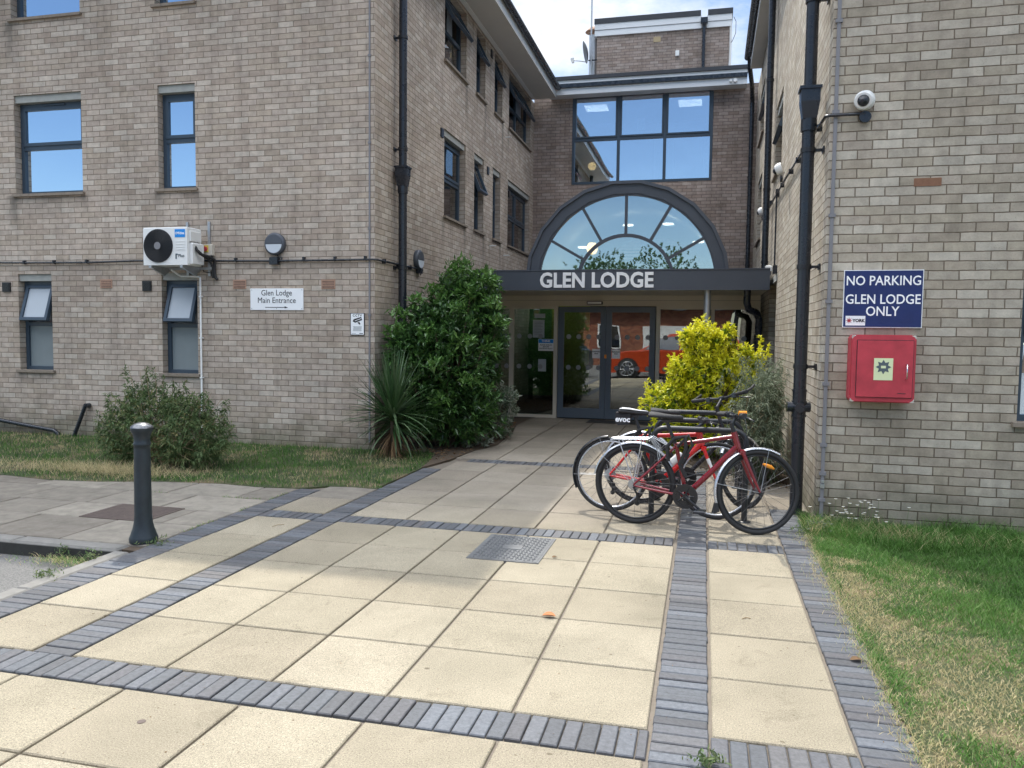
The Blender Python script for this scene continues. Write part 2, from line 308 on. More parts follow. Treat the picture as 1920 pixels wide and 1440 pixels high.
M['grass'] = attr_mat('grass blade', [(0, (.028, .085, .014)), (.3, (.070, .185, .028)), (.55, (.13, .27, .055)), (.72, (.24, .36, .13)), (.80, (.42, .36, .18)), (1, (.66, .55, .33))], 0.6, 0.3, 0.3, 12, 0.1)
M['treeleaf'] = attr_mat('tree leaf', [(0, (.03, .07, .02)), (1, (.08, .14, .035))], 0.6, 0.25, 0.3, 12, 0.2)
M['petal'] = plain('white petal', (.85, .85, .82), 0.7)

def lawn_base():
    m, nt, b = newmat('dry turf and soil')
    o = N(nt, "ShaderNodeTexCoord").outputs['Object']
    f = noise(nt, 2.2, 5, 0.6, o); g = noise(nt, 60, 4, 0.7, o)
    c = ramp(nt, f, [(0.3, (.035, .060, .018)), (0.5, (.065, .080, .030)), (0.62, (.17, .135, .075)), (0.8, (.27, .20, .115))])
    c = mixc(nt, 1.0, c, ramp(nt, g, [(0.25, 0.55), (0.75, 1.35)]), 'MULTIPLY')
    nt.links.new(c, b.inputs['Base Color']); b.inputs['Roughness'].default_value = 0.95; bump(nt, b, g, 1.0, 0.02); return m
M['lawnbase'] = lawn_base()

# ------------------------------------------------------------------ mesh builder
class MB:
    def __init__(s): s.v = []; s.f = []; s.m = []; s.sm = []; s.r = []; s.cur = 0; s.rv = 0.5; s.T = None
    def add(s, vs, fs, smooth=False, m=None):
        o = len(s.v)
        if s.T is not None: vs = [s.T @ Vector(p) for p in vs]
        s.v += [tuple(p) for p in vs]
        for f in fs:
            s.f.append(tuple(i + o for i in f)); s.m.append(s.cur if m is None else m); s.sm.append(smooth); s.r.append(s.rv)
    def box(s, x0, x1, y0, y1, z0, z1, m=None):
        v = [(x0, y0, z0), (x1, y0, z0), (x1, y1, z0), (x0, y1, z0), (x0, y0, z1), (x1, y0, z1), (x1, y1, z1), (x0, y1, z1)]
        s.add(v, [(0, 3, 2, 1), (4, 5, 6, 7), (0, 1, 5, 4), (1, 2, 6, 5), (2, 3, 7, 6), (3, 0, 4, 7)], False, m); return s
    def cham(s, x0, x1, y0, y1, z0, z1, c, m=None):
        """box with chamfered top edges"""
        v = [(x0, y0, z0), (x1, y0, z0), (x1, y1, z0), (x0, y1, z0), (x0, y0, z1 - c), (x1, y0, z1 - c), (x1, y1, z1 - c), (x0, y1, z1 - c),
             (x0 + c, y0 + c, z1), (x1 - c, y0 + c, z1), (x1 - c, y1 - c, z1), (x0 + c, y1 - c, z1)]
        s.add(v, [(0, 3, 2, 1), (8, 9, 10, 11), (0, 1, 5, 4), (1, 2, 6, 5), (2, 3, 7, 6), (3, 0, 4, 7), (4, 5, 9, 8), (5, 6, 10, 9), (6, 7, 11, 10), (7, 4, 8, 11)], False, m); return s
    def quad(s, a, b, c, d, m=None): s.add([a, b, c, d], [(0, 1, 2, 3)], False, m); return s
    def frust(s, a, b, ra, rb, n=12, caps=True, m=None):
        a = Vector(a); b = Vector(b); d = (b - a)
        if d.length < 1e-6: return s
        q = d.to_track_quat('Z', 'Y'); vs = []
        for P, r in ((a, ra), (b, rb)):
            for i in range(n):
                t = 2 * math.pi * i / n; vs.append(P + q @ Vector((r * math.cos(t), r * math.sin(t), 0)))
        s.add(vs, [(i, (i + 1) % n, n + (i + 1) % n, n + i) for i in range(n)], True, m)
        if caps:
            s.add(vs[:n], [tuple(reversed(range(n)))], False, m); s.add(vs[n:], [tuple(range(n))], False, m)
        return s
    def cyl(s, a, b, r, n=12, m=None): return s.frust(a, b, r, r, n, True, m)
    def tube(s, pts, r, n=8, m=None, closed=False, flat=None):
        pts = [Vector(p) for p in pts]; k = len(pts); vs = []
        rs = r if isinstance(r, (list, tuple)) else [r] * k
        prev = None
        for i, P in enumerate(pts):
            if closed: d = pts[(i + 1) % k] - pts[i - 1]
            else: d = pts[min(i + 1, k - 1)] - pts[max(i - 1, 0)]
            d.normalize()
            if prev is None:
                ref = Vector((0, 0, 1)) if abs(d.z) < 0.9 else Vector((1, 0, 0))
                nx = d.cross(ref).normalized()
            else:
                nx = (prev - d * prev.dot(d))
                nx = nx.normalized() if nx.length > 1e-6 else d.orthogonal().normalized()
            prev = nx; ny = d.cross(nx)
            for j in range(n):
                t = 2 * math.pi * j / n
                fy = 1.0 if flat is None else flat
                vs.append(P + nx * (rs[i] * math.cos(t)) + ny * (rs[i] * fy * math.sin(t)))
        fs = []
        for i in range(k if closed else k - 1):
            a = i * n; b = ((i + 1) % k) * n
            fs += [(a + j, a + (j + 1) % n, b + (j + 1) % n, b + j) for j in range(n)]
        s.add(vs, fs, True, m)
        if not closed:
            s.add(vs[:n], [tuple(reversed(range(n)))], False, m); s.add(vs[-n:], [tuple(range(n))], False, m)
        return s
    def lathe(s, prof, c=(0, 0, 0), n=32, axis='Z', m=None):
        """prof: (r, h) list from bottom to top"""
        vs = []; c = Vector(c)
        for r, h in prof:
            for i in range(n):
                t = 2 * math.pi * i / n; a, b = r * math.cos(t), r * math.sin(t)
                p = {'Z': (a, b, h), 'Y': (a, h, -b), 'X': (h, a, b)}[axis]; vs.append(c + Vector(p))
        fs = []
        for k in range(len(prof) - 1):
            fs += [(k * n + i, k * n + (i + 1) % n, (k + 1) * n + (i + 1) % n, (k + 1) * n + i) for i in range(n)]
        s.add(vs, fs, True, m)
        s.add(vs[:n], [tuple(reversed(range(n)))], False, m); s.add(vs[-n:], [tuple(range(n))], False, m); return s
    def disc(s, c, r, t, axis='Y', n=24, m=None):
        c = Vector(c); d = {'X': Vector((1, 0, 0)), 'Y': Vector((0, 1, 0)), 'Z': Vector((0, 0, 1))}[axis]
        return s.frust(c, c + d * t, r, r, n, True, m)
    def prism(s, poly, t0, t1, axis='Y', m=None):
        """extrude a 2-D polygon; axis Y: (x,z) ; X: (y,z) ; Z: (x,y)"""
        n = len(poly)
        def P(p, t): return {'Y': (p[0], t, p[1]), 'X': (t, p[0], p[1]), 'Z': (p[0], p[1], t)}[axis]
        vs = [P(p, t0) for p in poly] + [P(p, t1) for p in poly]
        fs = [tuple(range(n)), tuple(reversed(range(n, 2 * n)))] + [(i, n + i, n + (i + 1) % n, (i + 1) % n) for i in range(n)]
        s.add(vs, fs, False, m); return s
    def ring_arc(s, c, r0, r1, y0, y1, a0, a1, n, m=None, smooth=False):
        """annular sector in the x-z plane, thick along y"""
        vs = []
        for i in range(n + 1):
            t = a0 + (a1 - a0) * i / n; ct, st = math.cos(t), math.sin(t)
            for r, y in ((r0, y0), (r1, y0), (r1, y1), (r0, y1)): vs.append((c[0] + r * ct, y, c[1] + r * st))
        fs = []
        for i in range(n):
            a = 4 * i; b = 4 * i + 4
            for j in range(4): fs.append((a + j, a + (j + 1) % 4, b + (j + 1) % 4, b + j))
        fs += [(0, 1, 2, 3), tuple(4 * n + j for j in (3, 2, 1, 0))]
        s.add(vs, fs, smooth, m); return s
    def build(s, name, mat, parent=None, loc=(0, 0, 0), rot=0.0):
        me = bpy.data.meshes.new(name); me.from_pydata(s.v, [], s.f); 
        mats = mat if isinstance(mat, (list, tuple)) else [mat]
        for x in mats: me.materials.append(M[x] if isinstance(x, str) else x)
        nf = len(s.f)
        me.polygons.foreach_set('material_index', s.m); me.polygons.foreach_set('use_smooth', s.sm)
        me.update()
        # box-projected UVs in metres
        nl = len(me.loops); li = np.empty(nl, np.int32); me.loops.foreach_get('vertex_index', li)
        co = np.empty(len(me.vertices) * 3); me.vertices.foreach_get('co', co); co = co.reshape(-1, 3)
        nr = np.empty(nf * 3); me.polygons.foreach_get('normal', nr); nr = np.abs(nr.reshape(-1, 3))
        lt = np.empty(nf, np.int32); me.polygons.foreach_get('loop_total', lt)
        pf = np.repeat(np.arange(nf), lt); ax = np.argmax(nr, 1)[pf]; p = co[li]
        u = np.where(ax == 0, p[:, 1] + 0.11, p[:, 0]); v = np.where(ax == 2, p[:, 1], p[:, 2])
        uvl = me.uv_layers.new(name='UVMap'); uvl.data.foreach_set('uv', np.stack([u, v], 1).ravel().astype(np.float32))
        at = me.attributes.new('rnd', 'FLOAT', 'FACE'); at.data.foreach_set('value', np.array(s.r, np.float32))
        o = bpy.data.objects.new(name, me); COL.objects.link(o)
        o.location = loc; o.rotation_euler = (0, 0, rot)
        if parent is not None: o.parent = parent
        return o

def tag(o, label=None, cat=None, group=None, kind=None):
    if label: o['label'] = label
    if cat: o['category'] = cat
    if group: o['group'] = group
    if kind: o['kind'] = kind
    return o
def thing(name, label, cat, loc=(0, 0, 0), rz=0.0, group=None):
    o = bpy.data.objects.new(name, None); COL.objects.link(o); o.location = loc; o.rotation_euler = (0, 0, rz)
    o.empty_display_size = 0.1
    return tag(o, label, cat, group)
def copy_tree(o, parent=None):
    c = o.copy(); COL.objects.link(c)
    if parent is not None: c.parent = parent
    for ch in list(o.children): copy_tree(ch, c)
    return c

def text_mesh(name, body, size, mat, parent, origin, right=(1, 0, 0), upv=(0, 0, 1), align='CENTER', xs=1.0, bold=0.0, thick=0.001, spacing=1.0, shear=0.0):
    cu = bpy.data.curves.new('tmp', 'FONT'); cu.body = body; cu.size = size; cu.align_x = align; cu.align_y = 'CENTER'
    cu.extrude = thick; cu.offset = bold; cu.space_character = spacing; cu.shear = shear; cu.resolution_u = 3
    ob = bpy.data.objects.new('tmp', cu); COL.objects.link(ob)
    dg = bpy.context.evaluated_depsgraph_get(); me = bpy.data.meshes.new_from_object(ob.evaluated_get(dg))
    bpy.data.objects.remove(ob); bpy.data.curves.remove(cu)
    R = Vector(right); U = Vector(upv); W = R.cross(U); O = Vector(origin)
    for v in me.vertices: v.co = O + R * (v.co.x * xs) + U * v.co.y + W * v.co.z
    me.name = name; me.materials.clear(); me.materials.append(M[mat] if isinstance(mat, str) else mat)
    o = bpy.data.objects.new(name, me); COL.objects.link(o); o.parent = parent
    return o

# ------------------------------------------------------------------ windows and walls
def wall_sheet(mb, u0, u1, z0, z1, ops, P, depth, m=0):
    """a wall face with openings; P(u, d, z) -> point, d = depth inwards"""
    us = sorted({u0, u1, *[o[0] for o in ops], *[o[1] for o in ops]}); zs = sorted({z0, z1, *[o[2] for o in ops], *[o[3] for o in ops]})
    for i in range(len(us) - 1):
        for j in range(len(zs) - 1):
            a, b, c, d = us[i], us[i + 1], zs[j], zs[j + 1]
            if any(o[0] <= a and b <= o[1] and o[2] <= c and d <= o[3] for o in ops): continue
            mb.quad(P(a, 0, c), P(b, 0, c), P(b, 0, d), P(a, 0, d), m)
    for a, b, c, d in [o[:4] for o in ops]:
        mb.quad(P(a, 0, c), P(a, 0, d), P(a, depth, d), P(a, depth, c), m)
        mb.quad(P(b, 0, d), P(b, 0, c), P(b, depth, c), P(b, depth, d), m)
        mb.quad(P(a, 0, d), P(b, 0, d), P(b, depth, d), P(a, depth, d), m)
        mb.quad(P(b, 0, c), P(a, 0, c), P(a, depth, c), P(b, depth, c), m)

def rect_frame(mb, x0, x1, z0, z1, w, y0, y1, m=None):
    mb.box(x0, x0 + w, y0, y1, z0, z1, m); mb.box(x1 - w, x1, y0, y1, z0, z1, m)
    mb.box(x0 + w, x1 - w, y0, y1, z0, z0 + w, m); mb.box(x0 + w, x1 - w, y0, y1, z1 - w, z1, m)

def window(parent, loc, rot, w, h, zsplit=0.52, open_top=0.0, cols=1, lintel=True, glass='winglass', lining='curtain', deep=0.6, vent=False, frosted=False, sill=True, open_cols=None):
    """local frame: x right, y inwards, z up; origin = lower left corner of the brick opening"""
    f = MB(); lh = 0.10 if lintel else 0.0; H = h - lh; d0, d1 = 0.11, 0.18; fwid = 0.055
    rect_frame(f, 0.002, w - 0.002, 0.002, H - 0.002, fwid, d0, d1)
    zs = H * zsplit
    f.box(fwid, w - fwid, d0 + .003, d1 - .003, zs - 0.03, zs + 0.03)
    cw = (w - 2 * fwid) / cols
    for i in range(1, cols): f.box(fwid + i * cw - .025, fwid + i * cw + .025, d0 + .006, d1 - .006, fwid, H - fwid)
    if vent: f.box(w * .36, w * .68, d0 - .018, d0, H - .04, H - .022)
    root = f.build('window', 'frame', parent, loc, rot)
    for i in range(cols):
        a = fwid + i * cw + (0.025 if i else 0); b = fwid + (i + 1) * cw - (0.025 if i < cols - 1 else 0)
        # lower fixed pane
        g = MB(); g.box(a - .01, b + .01, d0 + .030, d0 + .042, fwid - .01, zs - .02)
        g.build('pane', 'frost_dark' if frosted == 'low' else glass, root)
        isopen = open_top and (open_cols is None or i in open_cols)
        s_ = MB(); sw = 0.045; hh = (H - fwid) - (zs + .03)
        rect_frame(s_, a, b, -hh, 0, sw, -.012, .045)
        so = s_.build('sash', 'frame', root, (0, d0, H - fwid))
        p = MB(); p.box(a + sw - .008, b - sw + .008, .012, .024, -hh + sw - .008, -sw + .008)
        p.build('pane', 'frost' if (frosted and isopen) else glass, so)
        if isopen: so.rotation_euler = (-open_top, 0, 0)
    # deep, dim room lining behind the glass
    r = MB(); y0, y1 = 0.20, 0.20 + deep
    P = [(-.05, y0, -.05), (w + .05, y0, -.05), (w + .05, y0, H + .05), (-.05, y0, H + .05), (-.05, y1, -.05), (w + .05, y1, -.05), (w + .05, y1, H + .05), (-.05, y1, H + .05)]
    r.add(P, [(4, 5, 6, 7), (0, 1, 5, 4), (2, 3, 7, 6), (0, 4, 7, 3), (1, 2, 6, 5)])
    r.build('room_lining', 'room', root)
    if lining == 'curtain':
        c = MB(); nseg = max(4, int(w / 0.05))
        for (ca, cb) in ((0.02, w * 0.32), (w * 0.70, w - 0.02)):
            n_ = max(4, int((cb - ca) / 0.03)); vs = []
            for k in range(n_ + 1):
                x = ca + (cb - ca) * k / n_; yy = 0.26 + 0.018 * math.sin(k * 1.9 + ca * 7)
                vs += [(x, yy, 0.0), (x, yy, H)]
            c.add(vs, [(2 * k, 2 * k + 2, 2 * k + 3, 2 * k + 1) for k in range(n_)], True)
        c.build('curtain', 'curtain', root)
    elif lining == 'blind':
        c = MB(); c.box(0.01, w - 0.01, 0.225, 0.232, 0.0, H); c.build('blind', 'curtain', root)
    if lintel:
        l = MB(); l.box(0.002, w - .002, 0.025, 0.17, H, h - .002); l.build('lintel', 'lintel', root)
    if sill:
        s2 = MB(); k = max(2, round(w / 0.15)); tw = (w + .08) / k
        for i in range(k):
            x = -.04 + i * tw
            s2.box(x + .002, x + tw - .002, -.045, d0 + .01, -.032 + .002 * random.random(), .006)
        s2.build('sill', 'sill', root)
    return root

def drainpipe(parent_label, x, y, z0, z1, r=0.055, hop=None, clips=(), wallx=None, name='drainpipe', extra=None, offs=0.0):
    t = thing(name, parent_label, 'drainpipe', (x, y, z0))
    p = MB(); h = z1 - z0
    if hop is None: p.cyl((0, 0, 0), (0, 0, h), r, 20)
    else:
        hz = hop - z0
        p.cyl((0, 0, 0), (0, 0, hz), r, 20); p.cyl((0, 0, hz + .1), (0, 0, h), r * .95, 20)
    p.build('pipe', 'black', t)
    for cz in clips:
        c = MB(); c.frust((0, 0, cz - z0 - .02), (0, 0, cz - z0 + .02), r + .008, r + .008, 20)
        if wallx is not None:
            s_ = 1 if wallx > x else -1
            c.box(min(s_ * r, wallx - x), max(s_ * r, wallx - x), -.012, .012, cz - z0 - .012, cz - z0 + .012)
            c.box(*sorted((wallx - x - s_ * .012, wallx - x)), -.05, .05, cz - z0 - .025, cz - z0 + .025)
        c.build('bracket', 'blackmetal', t)
    if hop is not None:
        hz = hop - z0; q = MB(); a = r * 1.42; b = r * 1.05
        q.add([(-b, -b, hz - .14), (b, -b, hz - .14), (b, b, hz - .14), (-b, b, hz - .14), (-a, -a, hz), (a, -a, hz), (a, a, hz), (-a, a, hz), (-a, -a, hz + .12), (a, -a, hz + .12), (a, a, hz + .12), (-a, a, hz + .12)],
              [(0, 3, 2, 1), (0, 1, 5, 4), (1, 2, 6, 5), (2, 3, 7, 6), (3, 0, 4, 7), (4, 5, 9, 8), (5, 6, 10, 9), (6, 7, 11, 10), (7, 4, 8, 11), (8, 9, 10, 11)])
        q.box(-a - .012, a + .012, -a - .012, a + .012, hz + .1, hz + .125)
        q.frust((0, 0, hz - .24), (0, 0, hz - .14), r + .012, r + .012, 20)
        q.build('hopper', 'black', t)
    return t
#SPLIT1
def struct(mb, name, mat, loc=(0, 0, 0)): return tag(mb.build(name, mat, None, loc), kind='structure')

# ------------------------------------------------------------------ ground
g = MB(); g.quad((-400, -400, -.27), (400, -400, -.27), (400, 500, -.42), (-400, 500, -.27)); struct(g, 'ground', 'asphalt')
def road_z(x, y):
    if y < 0.2: return max(-.12, -.03 + (y - .2) * .08)
    return -.03 - .075 * min(1, max(0, (y - 3.3) / 1.3))
g = MB(); ys = [-60, -20, -8, -1.3, -.6, 0.19, 2, 3.3, 3.8, 4.2, 4.66]
for i in range(len(ys) - 1):
    x1 = 60 if ys[i + 1] < .2 else -3.99
    a, b = ys[i], ys[i + 1]; e = 0 if b <= 0.2 else 0
    g.quad((-60, a, road_z(0, a)), (x1, a, road_z(0, a)), (x1, b, road_z(0, b)), (-60, b, road_z(0, b)))
struct(g, 'road', 'asphalt')
pav = MB(); bl = MB(); rr = random.random
def slab(x0, x1, y0, y1, gx=.007):
    pav.rv = rr(); dz = (rr() - .5) * .003
    pav.cham(x0 + gx, x1 - gx, y0 + gx * .75, y1 - gx * .75, -.045, dz, .005)
def cols(xs, ys):
    for i in range(len(xs) - 1):
        for j in range(len(ys) - 1): slab(xs[i], xs[i + 1], ys[j], ys[j + 1])
def band_y(x0, x1, y0, y1, jag=0.0):       # bricks lie across x
    y = y0
    while y < y1 - .03:
        w = .0715 * (1 + (rr() - .5) * .12); bl.rv = rr()
        j = jag * rr(); j2 = (rr() - .5) * .006
        bl.cham(x0 + .003 + j2, x1 - .003 + j2 + (j if jag else 0), y + .003, min(y + w, y1) - .003, -.045, (rr() - .5) * .006, .004); y += w
def band_x(x0, x1, y0, y1):
    x = x0
    while x < x1 - .03:
        w = .0715 * (1 + (rr() - .5) * .10); bl.rv = rr(); j2 = (rr() - .5) * .006
        bl.cham(x + .003, min(x + w, x1) - .003, y0 + .003 + j2, y1 - .003 + j2, -.045, (rr() - .5) * .006, .004); x += w
XM = [-2.895, -2.38, -1.835, -1.285, -.73, -.175]
R1 = [3.065, 3.62, 4.17, 4.72, 5.28, 5.865]; R2 = [6.10, 6.69, 7.28, 7.89, 8.5, 9.08]; R3 = [9.32 + .5665 * k for k in range(10)]
cols(XM, R1); cols(XM, R2)
cols([-3.05, -2.46, -1.87, -1.285, -.73, -.175, .38, .93], R3)
cols([-3.635, -3.125], R1); cols([-3.635, -3.125], [6.10, 6.69])
cols([.062, .60], R1); cols([.062, .60], R2); cols([.60, .935], [7.4, 7.89, 8.5, 9.08])
RF = [.2, .64, 1.19, 1.74, 2.29, 2.835]
cols([-3.635, -2.95, -2.4, -1.84, -1.285, -.73, -.175], RF); cols([.062, .60], RF)
band_y(-.165, .055, .2, 9.08); band_y(-3.115, -2.90, 3.06, 8.5); band_y(-3.86, -3.64, .2, 7.03); band_y(.605, .815, .2, 7.4, .035)
band_x(-3.635, -.17, 2.845, 3.06); band_x(.06, .60, 2.845, 3.06)
band_x(-2.895, -.17, 5.875, 6.09); band_x(-3.635, -3.12, 5.875, 6.09); band_x(.06, .60, 5.875, 6.09)
band_x(-2.78, .60, 9.09, 9.31)
o_ = struct(pav, 'paving', 'slab'); o2 = struct(bl, 'brick_paving_bands', 'bluebrick')
g = MB(); g.box(-3.88, .84, .19, 7.42, -.3, -.014); g.box(-3.12, .945, 7.42, 14.5, -.3, -.0145); struct(g, 'paving_joints', 'joint')
# edging kerb between road and paving, kerb of the side pavement
g = MB()
y = .2
while y < 4.62: g.cham(-3.985, -3.868, y + .004, min(y + .9, 4.64) - .004, -.3, .002, .012); y += .9
x = -4.0
while x > -14: g.cham(x - .9 + .004, x - .004, 4.66, 4.80, -.3, .0, .015); x -= .9
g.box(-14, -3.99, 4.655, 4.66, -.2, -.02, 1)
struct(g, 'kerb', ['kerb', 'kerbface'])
g = MB(); fy = [4.803, 5.42, 5.9, 6.45, 7.05]
for j in range(4):
    x = -3.87 - (.35 if j % 2 else 0)
    if j % 2: g.rv = rr(); g.cham(-4.215, -3.875, fy[j] + .006, fy[j + 1] - .006, -.1, (rr() - .5) * .006, .006)
    while x > -14:
        w = .75 if j != 1 else .62
        g.rv = rr(); g.cham(x - w + .006, x - .006, fy[j] + .006, fy[j + 1] - .006, -.1, (rr() - .5) * .006, .006); x -= w
g.rv = .4; g.cham(-3.63, -3.13, 6.70, 7.24, -.05, .0, .006)
struct(g, 'pavement', 'flag')
g = MB(); g.box(-14, -3.10, 4.72, 9.59, -.3, -.016); g.box(-4.19, -3.10, 9.60, 14.4, -.3, -.016); struct(g, 'pavement_joints', 'soil')
# lawns
def fence_poly(mb, poly, zf, hole=None):
    n = len(poly); mb.add([(p[0], p[1], zf(*p)) for p in poly] + [(p[0], p[1], -.06) for p in poly], [tuple(range(n))] + [(i, (i + 1) % n, n + (i + 1) % n, n + i) for i in range(n)])
lawn_l = [(-14, 6.9), (-8.2, 6.82), (-7.1, 6.75), (-6.5, 6.66), (-5.96, 6.72), (-5.4, 6.90), (-4.74, 7.0), (-4.3, 6.95), (-3.88, 7.0), (-3.66, 7.18), (-3.40, 7.22), (-3.135, 7.2), (-3.13, 8.45), (-3.2, 9.05), (-3.35, 9.61), (-14, 9.61)]
g = MB(); fence_poly(g, lawn_l, lambda x, y: .004); struct(g, 'lawn_by_left_wall', 'lawnbase')
bed = [(-3.13, 8.5), (-3.0, 9.1), (-2.93, 10), (-2.78, 10.6), (-2.9, 12), (-3.15, 13.3), (-3.45, 14.1), (-4.19, 14.2), (-4.19, 9.62), (-3.36, 9.6), (-3.2, 9.0)]
g = MB(); fence_poly(g, bed, lambda x, y: .010); struct(g, 'planting_bed_left', 'soil')
bed2 = [(.93, 8.7), (.62, 8.8), (.3, 9.2), (-.1, 9.6), (-.32, 10.2), (-.38, 11.2), (-.25, 12.1), (.2, 12.5), (.95, 12.6)]
g = MB(); fence_poly(g, bed2, lambda x, y: .012); struct(g, 'planting_bed_right', 'soil')
def lz(x, y): return .004 + .03 * mnoise.noise(Vector((x * .9, y * .9, 3.1))) * min(1, max(0, (x - .85) * 3)) - .0
g = MB(); nx, ny = 40, 46
vs = [(.825 + 7.2 * (i / nx) ** 1.5, .2 + 6.78 * j / ny) for j in range(ny + 1) for i in range(nx + 1)]
g.add([(x, y, lz(x, y)) for x, y in vs], [(j * (nx + 1) + i, j * (nx + 1) + i + 1, (j + 1) * (nx + 1) + i + 1, (j + 1) * (nx + 1) + i) for j in range(ny) for i in range(nx)], True)
struct(g, 'lawn', 'lawnbase')

def raw_mesh(name, co, faces_flat, lt, rnd, mat, parent=None, loc=(0, 0, 0), smooth=False):
    me = bpy.data.meshes.new(name); n = len(co); me.vertices.add(n); me.vertices.foreach_set('co', np.asarray(co, np.float32).ravel())
    me.loops.add(len(faces_flat)); me.loops.foreach_set('vertex_index', np.asarray(faces_flat, np.int32))
    me.polygons.add(len(lt)); ls = np.concatenate([[0], np.cumsum(lt)[:-1]]).astype(np.int32)
    me.polygons.foreach_set('loop_start', ls); me.polygons.foreach_set('loop_total', np.asarray(lt, np.int32))
    if smooth: me.polygons.foreach_set('use_smooth', np.ones(len(lt), bool))
    me.update(calc_edges=True)
    at = me.attributes.new('rnd', 'FLOAT', 'FACE'); at.data.foreach_set('value', np.asarray(rnd, np.float32))
    me.materials.append(M[mat]); o = bpy.data.objects.new(name, me); COL.objects.link(o); o.location = loc
    if parent is not None: o.parent = parent
    return o

def blades(name, x, y, z, L, W, rnd, mat, lean=0.5, parent=None):
    n = len(x); a = RNG.uniform(0, 2 * np.pi, n); b = RNG.uniform(0, 2 * np.pi, n); ln = L * np.minimum(RNG.uniform(.1 + .5 * (lean > .92), 1, n), .995) * min(lean, 1.0)
    base = np.stack([x, y, z], 1); side = np.stack([np.cos(a), np.sin(a), 0 * a], 1) * (W / 2)[:, None]
    d = np.stack([np.cos(b), np.sin(b), 0 * b], 1); hh = np.sqrt(np.maximum(L ** 2 - ln ** 2, (.15 * L) ** 2))
    mid = base + d * (ln * .35)[:, None]; mid[:, 2] += hh * .6
    tip = base + d * ln[:, None]; tip[:, 2] += hh
    co = np.stack([base - side, base + side, mid + side * .75, mid - side * .75, tip], 1).reshape(-1, 3)
    i = np.arange(n) * 5
    fl = np.stack([i, i + 1, i + 2, i + 3, i + 3, i + 2, i + 4], 1).ravel(); lt = np.tile([4, 3], n)
    return raw_mesh(name, co, fl, lt, np.repeat(rnd, 2), mat, parent)

def vnoise(x, y, s, seed=0.0): return np.array([mnoise.noise(Vector((a * s, b * s, seed))) for a, b in zip(x, y)])
def inpoly(x, y, poly):
    r = np.zeros(len(x), bool); j = len(poly) - 1
    for i in range(len(poly)):
        xi, yi = poly[i]; xj, yj = poly[j]
        if yi != yj: r ^= ((yi > y) != (yj > y)) & (x < (xj - xi) * (y - yi) / (yj - yi) + xi)
        j = i
    return r
# right lawn: density drops with distance from the camera is not needed, the patch is small
LAWN_STRAW = [(1.22, 3.75, .14, .22, 1.1), (1.05, 3.45, .10, .10, .7), (.93, 5.2, .09, .5, .6), (.95, 4.2, .08, .5, .5), (.86, 3.0, .09, .5, .8), (1.55, 4.4, .5, .10, .5), (1.45, 3.2, .2, .12, .5), (1.9, 6.45, .6, .16, .9), (1.05, 5.75, .15, .12, .6), (1.7, 5.3, .3, .1, .3), (1.12, 2.95, .12, .10, .6)]
n = 230000
x = .80 + 3.6 * RNG.random(n) ** 1.25; y = 1.6 + 5.36 * RNG.random(n)
pn = vnoise(x, y, 1.15, 5.2) + .45 * vnoise(x, y, 4.0, 1.2) + .25 * vnoise(x, y, 13.0, 2.2)
edge = np.clip((x - (.86 + .10 * vnoise(y, y * 0, 2.1, 9))) / .42, 0, 1)        # scorched beside the paving
wall = np.clip((6.96 - y) / .6, 0, 1)
straw = sum(a_ * np.exp(-((x - cx_) / sx_) ** 2 - ((y - cy_) / sy_) ** 2) for cx_, cy_, sx_, sy_, a_ in LAWN_STRAW)
green = pn + .26 * edge + .34 - straw * 1.15 - .12 * np.exp(-((y - 6.35) / .25) ** 2)
dry = green < .0 + .24 * RNG.standard_normal(n)
keep = (RNG.random(n) < np.where(dry, .62, .97)) & (x > .835 + .03 * RNG.standard_normal(n))
x, y, dry, green = x[keep], y[keep], dry[keep], green[keep]
L = np.where(dry, RNG.uniform(.012, .036, len(x)), RNG.uniform(.016, .050, len(x))) * (1 + np.clip(green, 0, .5))
tall = (y > 6.15) & (RNG.random(len(x)) < np.clip(vnoise(x, y, 1.6, 8.1) * 2.2 + .35, 0, .6)); L = np.where(tall, RNG.uniform(.08, .19, len(x)), L)
W = RNG.uniform(.0022, .0046, len(x)); rn = np.where(dry, RNG.uniform(.74, 1.0, len(x)), RNG.beta(1.6, 1.6, len(x)) * .76)
z = np.array([lz(a, b) for a, b in zip(x, y)]) - .002
tag(blades('lawn_grass', x, y, z, L, W, rn, 'grass', .95), 'patchy green and straw coloured grass beside the right hand brick wall', 'grass', kind='stuff')
n = 52000
x = -12 + 8.95 * RNG.random(n) ** .8; y = 6.6 + 3.0 * RNG.random(n)
k = inpoly(x, y, lawn_l); x, y = x[k], y[k]
pn = vnoise(x, y, 1.3, 15.2) + .4 * vnoise(x, y, 5.0, 1.7)
drym = .7 * np.exp(-((y - 7.1) / .22) ** 2) * np.clip((-x - 5.4) / 1.0, 0, 1) + .55 * np.exp(-((x + 5.0) / .8) ** 2 - ((y - 7.6) / .35) ** 2)
dry = (pn - drym * .9) < -.22 + .25 * RNG.standard_normal(len(x))
keep = RNG.random(len(x)) < np.where(dry, .45, .72); x, y, dry = x[keep], y[keep], dry[keep]
L = np.where(dry, RNG.uniform(.02, .06, len(x)), RNG.uniform(.022, .075, len(x))); W = RNG.uniform(.003, .006, len(x))
rn = np.where(dry, RNG.uniform(.76, 1.0, len(x)), RNG.uniform(0, .6, len(x)))
tag(blades('wall_foot_grass', x, y, x * 0 + .002, L, W, rn, 'grass', .9), 'strip of rough green grass with dry cuttings below the left brick wall', 'grass', kind='stuff')

